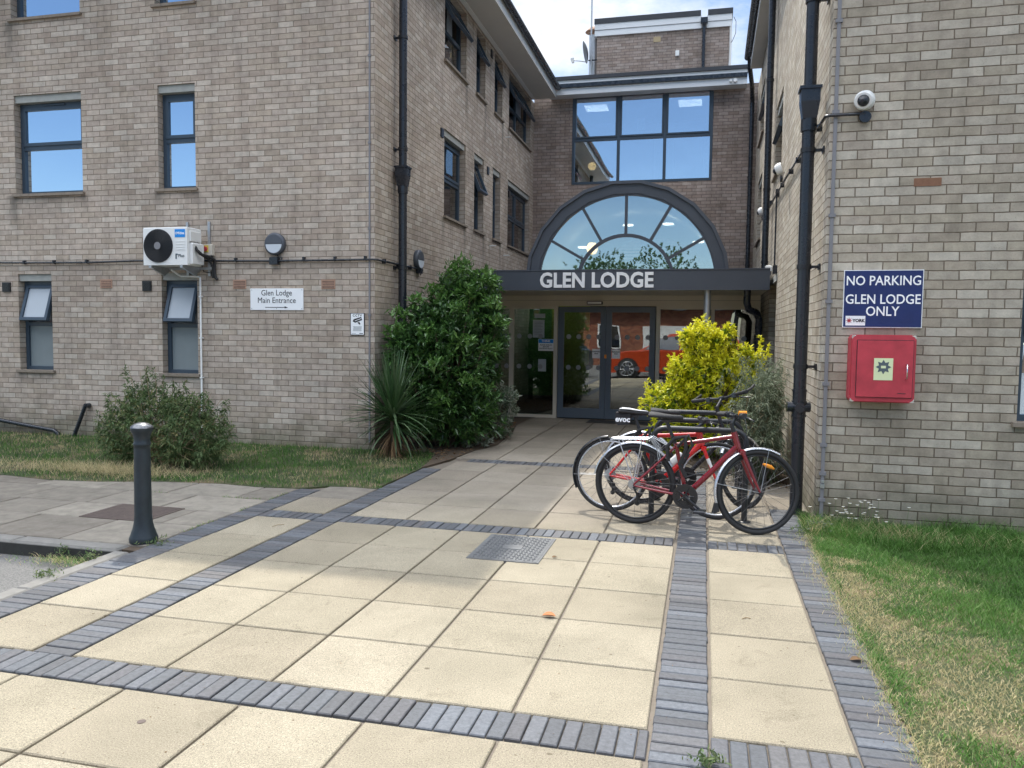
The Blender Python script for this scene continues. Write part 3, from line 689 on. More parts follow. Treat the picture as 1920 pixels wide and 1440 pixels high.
# ------------------------------------------------------------------ left wing
def P_front(u, d, z): return (u, d, z)
LW = thing('brick_building', 'three storey greyish buff brick wing on the left with deep set grey windows', 'building', (-4.2, 9.61, 0))
def P_sideL(u, d, z): return (-d, u, z)
win_front_L = [(-5.64, -4.48, 3.50, 4.92), (-3.23, -2.64, 3.50, 4.92), (-5.65, -5.06, .94, 2.35), (-3.21, -2.64, .94, 2.35), (-5.65, -4.47, 5.99, 7.12), (-3.25, -2.64, 5.99, 7.12), (-8.6, -7.9, .94, 2.35)]
win_side_L = [(2.78, 3.96, 3.47, 4.88), (4.50, 5.14, 3.47, 4.88), (5.81, 6.41, 3.47, 4.88), (7.04, 9.20, 3.47, 4.88),
              (2.78, 3.98, 5.97, 7.14), (4.59, 5.21, 5.97, 7.14), (5.88, 6.52, 5.97, 7.14), (7.07, 9.22, 5.97, 7.14)]
w = MB(); wall_sheet(w, -9.6, 0, -.3, 7.2, win_front_L, P_front, .20); wall_sheet(w, 0, 9.62, -.3, 7.2, win_side_L, P_sideL, .20)
w.quad((-9.6, 0, -.3), (-9.6, 10, -.3), (-9.6, 10, 7.2), (-9.6, 0, 7.2)); w.quad((-9.6, 10, -.3), (0, 10, -.3), (0, 10, 7.2), (-9.6, 10, 7.2))
w.build('wall', 'brick_left', LW)
def eaves(parent, x0, x1, y0, y1, oh_side, sgn, zb=7.2):
    """flat roof slab with soffit, fascia and gutter; the courtyard side is at x1 (sgn=+1) or x0 (sgn=-1)"""
    a = MB(); a.box(x0, x1, y0, y1, zb, zb + .05); a.build('soffit', 'soffit', parent)
    f = MB(); e = .025
    xs = x1 if sgn > 0 else x0
    f.box(xs - e if sgn > 0 else xs, xs if sgn > 0 else xs + e, y0, y1, zb + .052, zb + .20); f.box(x0, x1, y0 - e, y0 - .001, zb + .002, zb + .20); f.build('fascia', 'fascia', parent)
    gt = MB(); prof = []
    R_ = .065
    for i in range(9):
        t = math.pi + math.pi * i / 8; prof.append((R_ * math.cos(t), R_ * math.sin(t)))
    cx = xs + sgn * (R_ + .004); cz = zb + .215
    gt.prism([(cx + p[0], cz + p[1]) for p in prof], y0 - .02, y1 - .08, 'Y')
    gt.box(xs - .02, xs + .02, y0, y1 - .08, zb + .215, zb + .25)
    gt.build('gutter', 'black', parent)
    r = MB(); r.box(x0 + .03, x1 - .03, y0 + .03, y1, zb + .22, zb + .30); r.build('roof', 'roof', parent)
    return
eaves(LW, -9.6, .60, -.68, 9.30, .6, 1, 7.20)
s_ = MB(); s_.box(.02, .10, .1, 9.28, 7.188, 7.199); s_.build('soffit_strip', 'white', LW)
for (a, b, c, d) in win_front_L:
    wide = (b - a) > 1; ground = d < 3
    ot = rad(17) if ground and a > -6 else 0
    window(LW, (a, 0, c), 0, b - a, d - c, 0.52, ot, 1, d < 7, 'winglass', 'curtain' if not ground else 'blind', vent=wide, frosted=('low' if ground else False))
for i, (a, b, c, d) in enumerate(win_side_L):
    big = (b - a) > 2
    op = {1: rad(22), 4: rad(30), 5: rad(26), 6: rad(24), 7: rad(28)}.get(i, 0)
    window(LW, (0, a, c), math.pi / 2, b - a, d - c, 0.50, op, 2 if big else 1, d < 7, 'sideglass', 'curtain', vent=(i in (0, 3)), open_cols=None)
# air bricks and dark vents let into the facade
for (x, z) in ((-2.08 + 0, 2.125), (-.76, 2.12), (-4.22, 2.14)):
    a = MB(); a.box(x, x + .20, -.006, .02, z, z + .125); 
    for i in range(12):
        for j in range(1): a.box(x + .022 + i * .0135, x + .029 + i * .0135, -.010, -.004, z + .02, z + .105)
    for j in (.012, .045, .078, .111): a.box(x + .01, x + .19, -.011, -.004, z + j - .004, z + j + .004)
    b_ = a.build('air_brick', 'terracotta', LW)
    h = MB(); h.box(x + .018, x + .182, -.0075, -.0055, z + .015, z + .11); h.build('air_brick_holes', 'inkblack', b_)
for (x, z) in ((-3.51, 2.10), (-5.92, 2.09)):
    a = MB(); a.box(x, x + .14, -.022, .01, z, z + .14)
    for j in range(6): a.box(x + .012, x + .128, -.030, -.020, z + .014 + j * .02, z + .024 + j * .02)
    a.build('vent_grille', 'blackmetal', LW)
for (yy, z) in ((2.58, 4.70), (5.35, 4.66), (5.55, 6.95), (7.1, 4.5)):
    a = MB(); a.box(-.01, .022, yy, yy + .12, z, z + .14); a.build('vent_grille', 'blackmetal', LW)
for (yy, z) in ((5.62, 3.30), (6.72, 3.22), (6.78, 5.70)):     # short white overflow stubs
    a = MB(); a.cyl((-.01, yy, z), (.13, yy, z), .011, 10); a.build('overflow_pipe', 'white', LW)

# ------------------------------------------------------------------ right wing
RROT = -rad(.4)
RW = thing('brick_building', 'buff brick wing on the right carrying a blue sign and a red cabinet', 'building', (.945, 6.957, 0), RROT)
def P_sideR(u, d, z): return (d, u, z)
win_front_R = [(1.46, 2.60, .90, 2.22), (1.46, 2.6, 3.5, 4.92), (1.46, 2.6, 5.97, 7.12), (4.2, 5.4, .90, 2.22)]
win_side_R = [(4.82, 6.06, 3.98, 5.06), (9.35, 10.75, 5.58, 6.62), (4.95, 6.30, 1.05, 2.36), (9.4, 10.8, 3.5, 4.8)]
w = MB(); wall_sheet(w, 0, 7.5, -.3, 7.2, win_front_R, P_front, .20); wall_sheet(w, 0, 12.6, -.3, 7.2, win_side_R, P_sideR, .20)
w.quad((7.5, 0, -.3), (7.5, 12.6, -.3), (7.5, 12.6, 7.2), (7.5, 0, 7.2)); w.quad((7.5, 12.6, -.3), (0, 12.6, -.3), (0, 12.6, 7.2), (7.5, 12.6, 7.2))
w.build('wall', 'brick_right', RW)
eaves(RW, -.23, 7.5, -.68, 10.75, .2, -1, 7.20)
for (a, b, c, d) in win_front_R: window(RW, (a, 0, c), 0, b - a, d - c, .5, 0, 1, False, 'winglass', 'curtain')
for i, (a, b, c, d) in enumerate(win_side_R):
    window(RW, (0, b, c), -math.pi / 2, b - a, d - c, .5, rad(22) if i in (0, 1) else 0, 1, i != 2, 'sideglass', 'curtain')
a = MB(); a.box(.003, .08, 4.8, 6.4, 2.36, 2.46)  # plain lintel over the ground floor side window
s_ = MB(); s_.box(-.004, .06, 4.85, 6.40, 2.362, 2.46); s_.build('lintel', 'lintel', RW)
a = MB(); a.cham(.645, .845, -.004, .02, 2.765, 2.83, .003); a.build('orange_brick', plain('rust stained brick', (.22, .115, .07), .9, 0, .3, 30), RW)

# ------------------------------------------------------------------ link block at the back
YB = 19.2
BB = thing('link_building', 'brown brick block closing the courtyard above the entrance, with a six pane window', 'building', (-4.2, YB, 0))
w = MB(); wall_sheet(w, 0.0, 5.3, -.1, 7.36, [(.95, 4.26, 5.19, 7.33)], P_front, .16)
w.quad((0, 0, 7.36), (5.3, 0, 7.36), (5.3, 3.5, 7.36), (0, 3.5, 7.36)); w.quad((0, 3.5, 0), (5.3, 3.5, 0), (5.3, 3.5, 7.36), (0, 3.5, 7.36)); w.build('wall', 'brick_back', BB)
W_, H_ = 3.31, 2.14
f = MB(); rect_frame(f, .005, W_ - .005, .005, H_ - .005, .06, -.005, .09)
for xx in (1.12, 2.21): f.box(xx - .035, xx + .035, .002, .085, .06, H_ - .06)
for a, b in ((.06, 1.085), (1.155, 2.175), (2.245, W_ - .06)): f.box(a, b, .0045, .08, 1.03, 1.10)
wroot = f.build('window', 'frame', BB, (.95, 0, 5.19))
for a, b in ((.06, 1.085), (1.155, 2.175), (2.245, W_ - .06)):
    g = MB(); g.box(a, b, .035, .047, .06, 1.03); g.build('pane', 'linkglass', wroot)
    s_ = MB(); rect_frame(s_, a + .004, b - .004, 1.104, H_ - .064, .035, -.012, .06); so = s_.build('sash', 'frame', wroot)
    g = MB(); g.box(a + .03, b - .03, .03, .042, 1.13, H_ - .09); g.build('pane', 'linkglass', so)
r = MB(); P = [(-.1, .17, -.1), (W_ + .1, .17, -.1), (W_ + .1, .17, H_ + .02), (-.1, .17, H_ + .02), (-.1, 3, -.1), (W_ + .1, 3, -.1), (W_ + .1, 3, H_ + .02), (-.1, 3, H_ + .02)]
r.add(P, [(4, 5, 6, 7), (0, 1, 5, 4), (2, 3, 7, 6), (0, 4, 7, 3), (1, 2, 6, 5)]); r.build('room_lining', 'room', wroot)
for (x, yy) in ((.42, .9), (2.75, .9)):
    c = MB(); c.box(x - .28, x + .28, yy, yy + .55, H_ - .015, H_ - .002); c.build('ceiling_or_fill_panel', 'panel_on', wroot)
c = MB(); c.lathe([(.001, 0), (.05, .01), (.09, .05), (.10, .10), (.09, .15), (.05, .19), (.001, .2)], (.42, .55, .45), 20); c.build('globe_lamp', 'lamp_on', wroot)
c = MB(); c.box(1.55, 1.75, .052, .056, .95 + .30, 1.25 + .28); c.build('notice', 'whitesign', wroot)
for (a, b) in ((1.95, 2.17), (2.28, 2.42), (3.1, 3.22)):
    c = MB(); n_ = 8; vs = []
    for k in range(n_ + 1): vs += [(a + (b - a) * k / n_, .22 + .015 * math.sin(k * 2.1), 0), (a + (b - a) * k / n_, .22 + .015 * math.sin(k * 2.1), 1.02)]
    c.add(vs, [(2 * k, 2 * k + 2, 2 * k + 3, 2 * k + 1) for k in range(n_)], True); c.build('curtain', 'curtain', wroot)
a = MB(); a.box(.42, 4.98, -.34, .1, 7.25, 7.40); a.build('fascia', 'fascia', BB)
a = MB(); a.box(.42, 4.98, -.40, .1, 7.402, 7.49); a.build('gutter', 'black', BB)
a = MB(); a.box(.42, 4.98, -.36, .1, 7.492, 7.575); a.build('upper_fascia', 'fascia', BB)
a = MB(); a.box(.42, 5.0, -.40, 3.4, 7.577, 7.66); a.build('roof', 'roof', BB)
for i, x in enumerate((4.62, 4.72)):
    a = MB(); a.cyl((x, -.34, 7.325), (x, -.42, 7.325), .03 + .01 * i, 14); a.build('overflow_pipe', 'white', BB); 
# roof plant room
TW = thing('rooftop_plant_room', 'small dark brick plant room with white fascia standing on the flat roof', 'building', (-3.08, 22, 7.3))
w = MB(); w.box(0, 3.50, 0, 4.2, 0, 2.42); w.build('wall', 'brick_back', TW)
a = MB(); a.box(-.06, 2.78, -.05, 4.25, 2.40, 2.72); a.box(2.92, 3.56, -.05, 4.25, 2.40, 2.72); a.box(2.78, 2.92, .0, 4.2, 2.4, 2.60); a.build('fascia', 'fascia', TW)
a = MB(); a.box(-.06, 3.56, -.062, -.051, 2.55, 2.562); a.build('fascia_joint', 'greypipe', TW)
a = MB(); a.box(-.07, 2.76, -.07, 4.27, 2.722, 2.86); a.box(2.94, 3.58, -.07, 4.27, 2.722, 2.86); a.build('roof', 'roof', TW)
a = MB(); a.box(2.76, 2.94, -.16, -.055, 2.50, 2.64); a.frust((2.85, -.1, 2.42), (2.85, -.1, 2.50), .04, .07, 14); a.build('hopper', 'black', TW)
a = MB(); a.cyl((2.85, -.09, .1), (2.85, -.09, 2.45), .042, 14); a.build('downpipe', 'black', TW)
a = MB(); a.box(1.53, 1.72, -.012, .01, 2.14, 2.28); a.build('vent_cover', plain('tan vent cover', (.42, .33, .20), .8), TW)
a = MB(); a.cham(2.12, 2.22, -.09, -.001, 1.72, 1.86, .01); a.build('floodlight', 'white', TW)
a = MB(); a.cyl((3.54, -.02, .2), (3.54, -.02, 2.4), .03, 10); a.build('white_pipe', 'white', TW)
a = MB(); a.tube([(3.6, -.06, 2.62), (3.66, -.06, 2.5), (3.66, -.06, 2.2), (3.58, -.06, 2.0), (3.52, -.03, 1.95)], .008, 6); a.build('cable', 'blackmetal', TW)
# mast, dish and flue beside it
t = thing('aerial_mast', 'tall thin steel aerial mast rising beside the rooftop plant room', 'mast', (-3.22, 21.9, 8.2))
a = MB(); a.cyl((0, 0, 0), (0, 0, 3.6), .022, 10); a.build('pole', 'steel', t)
for z in (.12, .85): a = MB(); a.box(-.08, .16, .03, .05, z, z + .03); a.build('bracket', 'blackmetal', t)
t = thing('satellite_dish', 'grey satellite dish pointing left from the foot of the mast', 'satellite dish', (-3.30, 21.8, 9.25))
a = MB(); prof = [(.001, 0), (.10, -.01), (.20, -.035), (.29, -.075), (.295, -.07), (.20, -.028), (.10, -.003), (.001, .008)]; a.lathe(prof, (0, 0, 0), 28, 'X'); d = a.build('reflector', 'lead', t); d.rotation_euler = (0, rad(-12), rad(14))
a = MB(); a.tube([(.0, 0, -.28), (-.15, -.05, -.26), (-.40, -.15, -.25)], .012, 8); a.build('arm', 'steel', t)
a = MB(); a.frust((-.40, -.15, -.20), (-.37, -.15, -.32), .05, .035, 12); a.build('receiver', 'white', t)
t = thing('flue', 'silver boiler flue with a conical cowl beside the rooftop plant room', 'flue', (-3.20, 22.25, 8.2))
a = MB(); a.cyl((0, 0, 0), (0, 0, 1.62), .13, 20); a.build('pipe', 'steel', t)
a = MB(); a.lathe([(.24, 1.72), (.235, 1.73), (.12, 1.84), (.01, 1.88)], (0, 0, 0), 24); a.build('cowl', 'terracotta', t)
for k in range(4): a = MB(); t_ = k * math.pi / 2 + .4; a.cyl((.11 * math.cos(t_), .11 * math.sin(t_), 1.6), (.15 * math.cos(t_), .15 * math.sin(t_), 1.74), .008, 6); a.build('strut', 'steel', t)

# ------------------------------------------------------------------ pipes on walls
c_, s__ = math.cos(RROT), math.sin(RROT)
def RP(x, y, z=0): return (.945 + x * c_ - y * s__, 6.957 + x * s__ + y * c_, z)
drainpipe('black drainpipe with square hopper at the corner of the left brick wing', -4.08, 10.28, 0, 7.3, .058, 3.70, (1.2, 2.45, 4.06, 5.55, 6.7), -4.2)
p = RP(-.13, .30); t = drainpipe('thickest black soil pipe, standing nearest in front of the right wing corner', p[0], p[1], 0, 7.1, .054, 3.55, (1.30, 2.16, 3.15, 4.4), RP(0, 0)[0])
a = MB()
for z in (.86, .98, 1.08): a.cyl((0, 0, z), (0, 0, z + .02), .063, 20)
a.cyl((0, 0, .86), (0, 0, 1.10), .058, 20); a.cyl((-.105, -.01, .945), (.09, .01, .945), .044, 18); a.cyl((0, -.085, .945), (0, 0, .945), .042, 18)
a.build('branch_fitting', 'black', t)
p = RP(-.09, 6.35); t = drainpipe('black drainpipe ending on the canopy roof beside the right wing', p[0], p[1], 2.6, 7.25, .052, None, (2.75, 3.9, 5.6), RP(0, 0)[0])
p = RP(-.12, 12.05); t = drainpipe('black drainpipe in the far right corner of the courtyard with a swan neck top', p[0], p[1], 2.6, 6.85, .05, None, (3.2, 5.2), RP(0, 0)[0])
a = MB(); a.tube([(0, 0, 4.2), (0, -.02, 4.32), (-.04, -.5, 4.5), (-.13, -1.3, 4.62), (-.14, -1.35, 4.8)], .05, 14); a.build('swan_neck', 'black', t)
t = thing('drainpipe', 'black swan necked drainpipe dropping from under the right end of the canopy', 'drainpipe', (.62, 12.75, 0))
a = MB(); a.tube([(0, 0, 2.30), (0, 0, 2.08), (.03, .05, 1.98), (.16, .2, 1.93), (.20, .25, 1.84), (.20, .25, .0)], .055, 16); a.build('pipe', 'black', t)
def conductor(label, loc, z0, z1, r, rings, mat='greypipe', flat=False):
    t = thing('conduit', label, 'conduit', loc); a = MB()
    a.box(-r, r, -r * 1.2, 0, z0, z1); a.build('tape', mat, t)
    for z in rings: a = MB(); a.box(-r * 1.9, r * 1.9, -r * 1.7, 0, z - .014, z + .014); a.build('clip', mat, t)
    return t
conductor('thin grey lightning conductor clipped down the left wing beside its corner', (-4.27, 9.612, 0), .1, 7.2, .011, (.75, 1.78, 2.9, 4.0, 5.1, 6.2))
p = RP(0.0, 0); t = conductor('thin grey lightning conductor clipped down the front edge of the right wing', (.985, 6.956, 0), .03, 7.2, .014, (.20, .42, .66, 1.17, 1.85, 2.55, 3.38, 4.1))
a = MB(); a.box(-.016, .016, -.03, -.002, .30, .335); a.box(-.013, .013, -.028, -.002, .345, .365); a.build('test_clamp', 'steel', t)

# black conduit running along the left wing
t = thing('wall_conduit', 'black cable conduit running level across the left wing below the lamps', 'conduit', (-4.2, 9.61, 2.5))
a = MB(); pts = [(-9.0, -.03, .045), (-6.6, -.03, .03), (-5.5, -.03, .012), (-4.4, -.03, .005), (-3.6, -.03, .02), (-2.6, -.03, .01), (-1.4, -.03, -.005), (-.03, -.03, .0), (.03, .02, 0), (.03, 1.5, .005)]
a.tube(pts, .014, 8); a.build('pipe', 'black', t)
for x in (-5.5, -4.98, -4.42, -2.02, -1.42, -1.0, -.55, -.12): a = MB(); a.cham(x - .012, x + .012, -.052, 0, -.02 + .012, .045, .004); a.build('clip', 'black', t)
for y in (.25, .75, 1.2): a = MB(); a.box(0, .05, y - .012, y + .012, -.03, .03); a.build('clip', 'black', t)
a = MB(); a.cham(-1.49, -1.37, -.07, 0, -.055, .045, .01); a.build('junction_box', 'black', t)
a = MB(); a.box(0, .07, 1.5, 1.62, -.06, .06); a.build('junction_box', 'black', t)
# conduit on the right wing
t = thing('wall_conduit', 'black cable conduit linking the cameras on the right wing', 'conduit', (.945, 6.957, 0), RROT)
a = MB(); a.tube([(.26, -.03, 3.35), (-.0, -.03, 3.35), (-.035, -.01, 3.35), (-.035, .15, 3.36), (-.035, 1.5, 3.44), (-.035, 3.3, 3.53), (-.035, 5.2, 3.60), (-.035, 7.6, 3.66), (-.035, 9.3, 3.75)], .013, 8); a.build('pipe', 'black', t)
a = MB(); a.tube([(-.035, 5.0, 3.58), (-.035, 5.0, 2.56)], .012, 8); a.build('pipe', 'black', t)
a = MB(); a.box(-.055, 0, 4.94, 5.06, 2.46, 2.58); a.build('junction_box', 'black', t)
a = MB(); a.box(-.05, 0, 4.95, 5.05, 3.55, 3.66); a.build('junction_box', 'black', t)
for y in (.5, 1.3, 2.2, 3.0, 4.2, 6.2): a = MB(); z = 3.36 + y * .05; a.box(-.052, 0, y - .014, y + .014, z - .03, z + .03); a.build('clip', 'black', t)
#SPLIT2
# ------------------------------------------------------------------ entrance porch
PX, PY = -1.26, 12.5
EP = thing('entrance_porch', 'grey entrance canopy with a half round fanlight and glazed front', 'porch', (PX, PY, 0))
def px(x): return x - PX
def py(y): return y - PY
a = MB(); a.box(px(-4.19), px(.93), 0, .10, 2.27, 2.57); a.build('canopy_fascia', 'clad', EP)
a = MB(); a.box(px(-4.19), px(.93), -.012, .13, 2.572, 2.59); a.box(px(-4.19), px(.93), -.006, -.001, 2.262, 2.276); a.build('fascia_trim', 'lead', EP)
a = MB(); a.box(px(-4.19), px(.93), .101, py(14.52), 2.28, 2.30); a.build('soffit', 'cream', EP)
for k in range(4): 
    a = MB(); a.box(px(-4.19), px(.93), .45 + k * .42, .458 + k * .42, 2.277, 2.2795); a.build('soffit_joint', 'greypipe', EP)
a = MB(); a.box(px(-4.19), px(.95), .13, py(19.19), 2.50, 2.56); a.build('roof', 'roof', EP)
text_mesh('lettering', 'GLEN LODGE', .325, 'letterwhite', EP, (px(-1.70), -.012, 2.41), xs=.90, bold=.010, thick=.010, spacing=1.02)
# fanlight
AC = (0, 2.38)
def arc_poly(c, r0, r1, y0, y1, n, mat, name, a0=0.0, a1=math.pi, smooth=False, parent=EP):
    a = MB(); a.ring_arc(c, r0, r1, y0, y1, a0, a1, n, None, smooth); return a.build(name, mat, parent)
arc_poly(AC, 1.42, 1.605, .14, .26, 11, 'clad', 'arch_frame')
arc_poly(AC, 1.385, 1.43, .16, .24, 48, 'lead', 'arch_bead', smooth=False)
arc_poly(AC, 1.57, 1.62, .10, py(19.15), 11, 'lead', 'barrel_roof')
arc_poly(AC, 1.50, 1.52, .27, py(19.1), 40, 'vault', 'vault_lining', smooth=True)
arc_poly(AC, .735, .785, .165, .235, 40, 'clad', 'arch_glazing_bar')
for deg in (30, 60, 90, 120, 150):
    t_ = rad(deg); a = MB(); d = Vector((math.cos(t_), 0, math.sin(t_))); q = Vector((-d.z, 0, d.x)) * .022
    p0 = Vector((0, 0, 2.38)) + d * .78; p1 = Vector((0, 0, 2.38)) + d * 1.40
    vs = [p0 - q, p0 + q, p1 + q, p1 - q]; v2 = [v + Vector((0, .168, 0)) for v in vs] + [v + Vector((0, .232, 0)) for v in vs]
    a.add(v2, [(0, 1, 2, 3), (7, 6, 5, 4), (0, 4, 5, 1), (1, 5, 6, 2), (2, 6, 7, 3), (3, 7, 4, 0)]); a.build('glazing_bar', 'clad', EP)
a = MB(); n_ = 40; a.prism([(1.40 * math.cos(math.pi * i / n_), 2.38 + 1.40 * math.sin(math.pi * i / n_)) for i in range(n_ + 1)], .195, .205, 'Y'); a.build('fanlight_pane', 'archglass', EP)
for (x, y, z) in ((-.20, 2.6, 3.62), (.55, 2.4, 3.60), (-.95, 2.0, 3.15), (1.1, 2.3, 3.25)):
    a = MB(); a.frust((x, y, z), (x, y, z + .02), .10, .10, 20); a.build('downlight', 'panel_on', EP)
a = MB(); a.lathe([(.001, 0), (.07, .02), (.10, .09), (.10, .13), (.06, .2), (.001, .21)], (-.72, 1.5, 2.98), 18); a.build('globe_lamp', 'lamp_on', EP)
a = MB()
for k in range(5): a.box(-.16, .62, 1.2, 1.23, 2.78 + k * .055, 2.80 + k * .055)
a.build('louvre', 'inkblack', EP)
# steel post
a = MB(); a.cyl((px(.025), .20, 0), (px(.025), .20, 2.28), .055, 20); a.build('post', 'steel', EP)
# screen at the doors
YD = py(14.45)
a = MB(); a.box(px(-4.19), px(.93), YD - .03, YD + .06, 2.085, 2.278); a.build('head_panel', 'cream', EP)
a = MB(); a.box(px(-4.19), px(.93), YD - .034, YD - .031, 2.185, 2.19); a.build('panel_joint', 'greypipe', EP)
def stile(x0, x1, z0, z1, name='screen_frame', mat='cream', y0=-.04, y1=.05):
    a = MB(); a.box(px(x0), px(x1), YD + y0, YD + y1, z0, z1); return a.build(name, mat, EP)
for x0, x1 in ((-4.19, -4.14), (-3.575, -3.49), (-2.725, -2.655), (-.855, -.785), (.10, .16), (.87, .93)): stile(x0, x1, 0, 2.083)
for x0, x1 in ((-4.14, -3.575), (-3.49, -2.725), (-.785, .10), (.16, .87)):
    stile(x0, x1, .0, .055); stile(x0, x1, 2.03, 2.083, y0=-.035)
    a = MB(); a.box(px(x0), px(x1), YD, YD + .012, .055, 2.03); g_ = a.build('side_light', 'doorglass', EP)
    a = MB()
    for zz_ in (1.52, .955):
        x = x0 + .10
        while x < x1 - .05: a.disc((px(x), YD - .006, zz_), .045, .004, 'Y', 20); x += .205
    a.build('safety_dots', plain('frosted dot', (.30, .32, .34), .7), g_)
for k, (x0, x1) in enumerate(((-2.64, -1.755), (-1.75, -.87))):
    a = MB(); y0, y1 = YD - .06, YD + .0
    a.box(px(x0), px(x0) + (.11 if k == 0 else .10), y0, y1, .02, 2.07); a.box(px(x1) - .10, px(x1), y0, y1, .02, 2.07)
    a.box(px(x0) + (.11 if k == 0 else .10), px(x1) - .10, y0, y1, 1.97, 2.07); a.box(px(x0) + (.11 if k == 0 else .10), px(x1) - .10, y0, y1, .02, .20)
    dr = a.build('door', 'door_grey', EP)
    a = MB(); a.box(px(x0) + .10, px(x1) - .095, y0 + .02, y0 + .032, .19, 1.98); pn = a.build('pane', 'doorglass', dr)
    a = MB()
    for zz_ in (1.52, .955):
        x = x0 + .20
        while x < x1 - .12: a.disc((px(x), y0 + .014, zz_), .045, .004, 'Y', 20); x += .185
    a.build('safety_dots', plain('frosted dot', (.30, .32, .34), .7), pn)
    cx = px(x1) - .17 if k == 0 else px(x0) + .185
    a = MB(); a.box(cx - .075, cx + .075, y0 + .008, y0 + .012, 1.13, 1.30); st = a.build('door_sticker', 'whitesign', dr)
    text_mesh('lettering', 'Automatic\ndoor', .036, 'inkblack', st, (cx, y0 + .006, 1.235), bold=.001, thick=.0005)
a = MB(); a.box(px(-2.10), px(-1.82) + .0, YD - .16, YD - .031, 2.11, 2.165); a.build('door_sensor', 'lead', EP)
a = MB(); a.box(px(-2.085), px(-1.835), YD - .163, YD - .161, 2.12, 2.155); a.build('sensor_face', 'whitesign', EP)
a = MB(); a.box(px(-1.775), px(-1.735), YD - .068, YD - .061, 1.13, 1.2); a.build('door_lock', 'orange', EP)
# notices in the left side light
for (x, z, w_, h_, txt, sz) in ((-3.10, 2.0 - .1, .20, .08, None, 0), (-3.13, 1.66, .22, .33, 'NOTICE TO\nVISITORS', .03), (-3.02, .98 + .0, .15, .23, None, 0)):
    a = MB(); a.box(px(x), px(x) + w_, YD - .004, YD - .001, z - h_ / 2 + (.0 if txt else 0), z + h_ / 2); n_o = a.build('notice', 'frost', EP)
    if txt:
        a = MB()
        for k in range(9): a.box(px(x) + .03, px(x) + w_ - .03 - .04 * rr(), YD - .0055, YD - .0045, z + .12 - k * .028, z + .126 - k * .028)
        a.build('small_print', 'greystar', n_o)
a = MB(); a.box(px(-3.02), px(-2.73), YD - .012, YD - .004, 1.25, 1.47); n_o = a.build('notice', 'whitesign', EP)
a = MB(); a.box(px(-3.015), px(-2.735), YD - .014, YD - .0125, 1.395, 1.465); a.build('notice_header', 'cyan', n_o)
text_mesh('lettering', 'THINK', .055, 'letterwhite', n_o, (px(-2.875), YD - .0145, 1.43), bold=.001, thick=.0005)
text_mesh('lettering', 'PLEASE SIGN IN\nBEFORE\nENTERING BLDG', .033, 'greystar', n_o, (px(-2.875), YD - .0125, 1.325), bold=.0006, thick=.0005)
# lobby interior
a = MB(); a.box(px(-4.19), px(.94), YD + .1, YD + 4.6, -.01, .004); a.build('lobby_floor', 'lobbyfloor', EP)
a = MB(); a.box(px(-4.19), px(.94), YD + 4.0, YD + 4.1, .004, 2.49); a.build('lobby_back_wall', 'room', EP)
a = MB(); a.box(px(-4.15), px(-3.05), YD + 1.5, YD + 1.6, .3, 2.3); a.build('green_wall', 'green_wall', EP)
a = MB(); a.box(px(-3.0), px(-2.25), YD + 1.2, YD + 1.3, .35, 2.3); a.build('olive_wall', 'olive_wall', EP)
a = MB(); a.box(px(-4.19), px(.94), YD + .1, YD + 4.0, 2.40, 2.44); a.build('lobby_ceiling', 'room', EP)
for x in (-3.3, -1.6):  # unseen lamps added under the lobby ceiling to brighten the green walls
    a = MB(); a.box(px(x) - .3, px(x) + .3, YD + .7, YD + 1.0, 2.385, 2.399); a.build('ceiling_or_fill_panel', 'panel_on', EP)
# low threshold mat
t = thing('door_mat', 'dark mat set in the slabs before the entrance doors', 'mat', (-1.45, 14.02, .006)); a = MB(); a.box(-.55, .55, -.22, .22, 0, .006); a.build('mat', 'lobbyfloor', t)

# ------------------------------------------------------------------ signs and fittings on the left wing
YL = 9.61
t = thing('sign', 'white Glen Lodge Main Entrance sign with an arrow below two air bricks', 'sign', (-5.615, YL, 1.985))
a = MB(); a.cham(-.395, .395, -.014, -.001, -.145, .145, .002); a.build('panel', 'whitesign', t)
text_mesh('lettering', 'Glen Lodge', .108, 'inkblack', t, (0, -.0155, .083), xs=.92, bold=0, thick=.0006)
text_mesh('lettering', 'Main Entrance', .108, 'inkblack', t, (0, -.0155, -.018), xs=.92, bold=0, thick=.0006)
a = MB(); a.box(-.17, .13, -.0165, -.0155, -.112, -.104); a.prism([(.12, -.122), (.17, -.108), (.12, -.094)], -.0165, -.0155, 'Y'); a.build('arrow', 'inkblack', t)
a = MB()
for x in (-.375, 0, .375):
    for z in (-.125, .125): a.disc((x, -.018, z), .006, .004, 'Y', 8)
a.build('screws', 'steel', t)
t = thing('sign', 'small white CCTV warning sign with a black camera picture and border', 'sign', (-4.44, YL, 1.66))
a = MB(); a.box(-.10, .10, -.012, -.001, -.145, .145); a.build('border', 'inkblack', t)
a = MB(); a.box(-.092, .092, -.014, -.0125, -.137, .137); a.build('panel', 'whitesign', t)
text_mesh('lettering', 'CCTV', .042, 'inkblack', t, (0, -.0145, .112), bold=.0012, thick=.0004, spacing=1.3)
a = MB(); a.prism([(-.065, .035), (-.05, .065), (.055, .095), (.07, .055), (-.03, .018)], -.0155, -.0145, 'Y'); a.prism([(.0, .02), (.03, .03), (.045, .0), (.03, -.005), (.02, .005)], -.0155, -.0145, 'Y'); a.build('camera_symbol', 'inkblack', t)
a = MB(); a.prism([(-.035, .045), (.058, .078), (.06, .072), (-.033, .038)], -.0162, -.0156, 'Y'); a.build('camera_highlight', 'whitesign', t)
a = MB()
for k in range(6): a.box(-.065 + .01 * rr(), .065 - .012 * rr(), -.015, -.0145, -.035 - k * .011, -.031 - k * .011)
a.box(-.08, -.02, -.015, -.0145, -.125, -.121); a.box(.03, .08, -.015, -.0145, -.126, -.117); a.build('small_print', 'greystar', t)

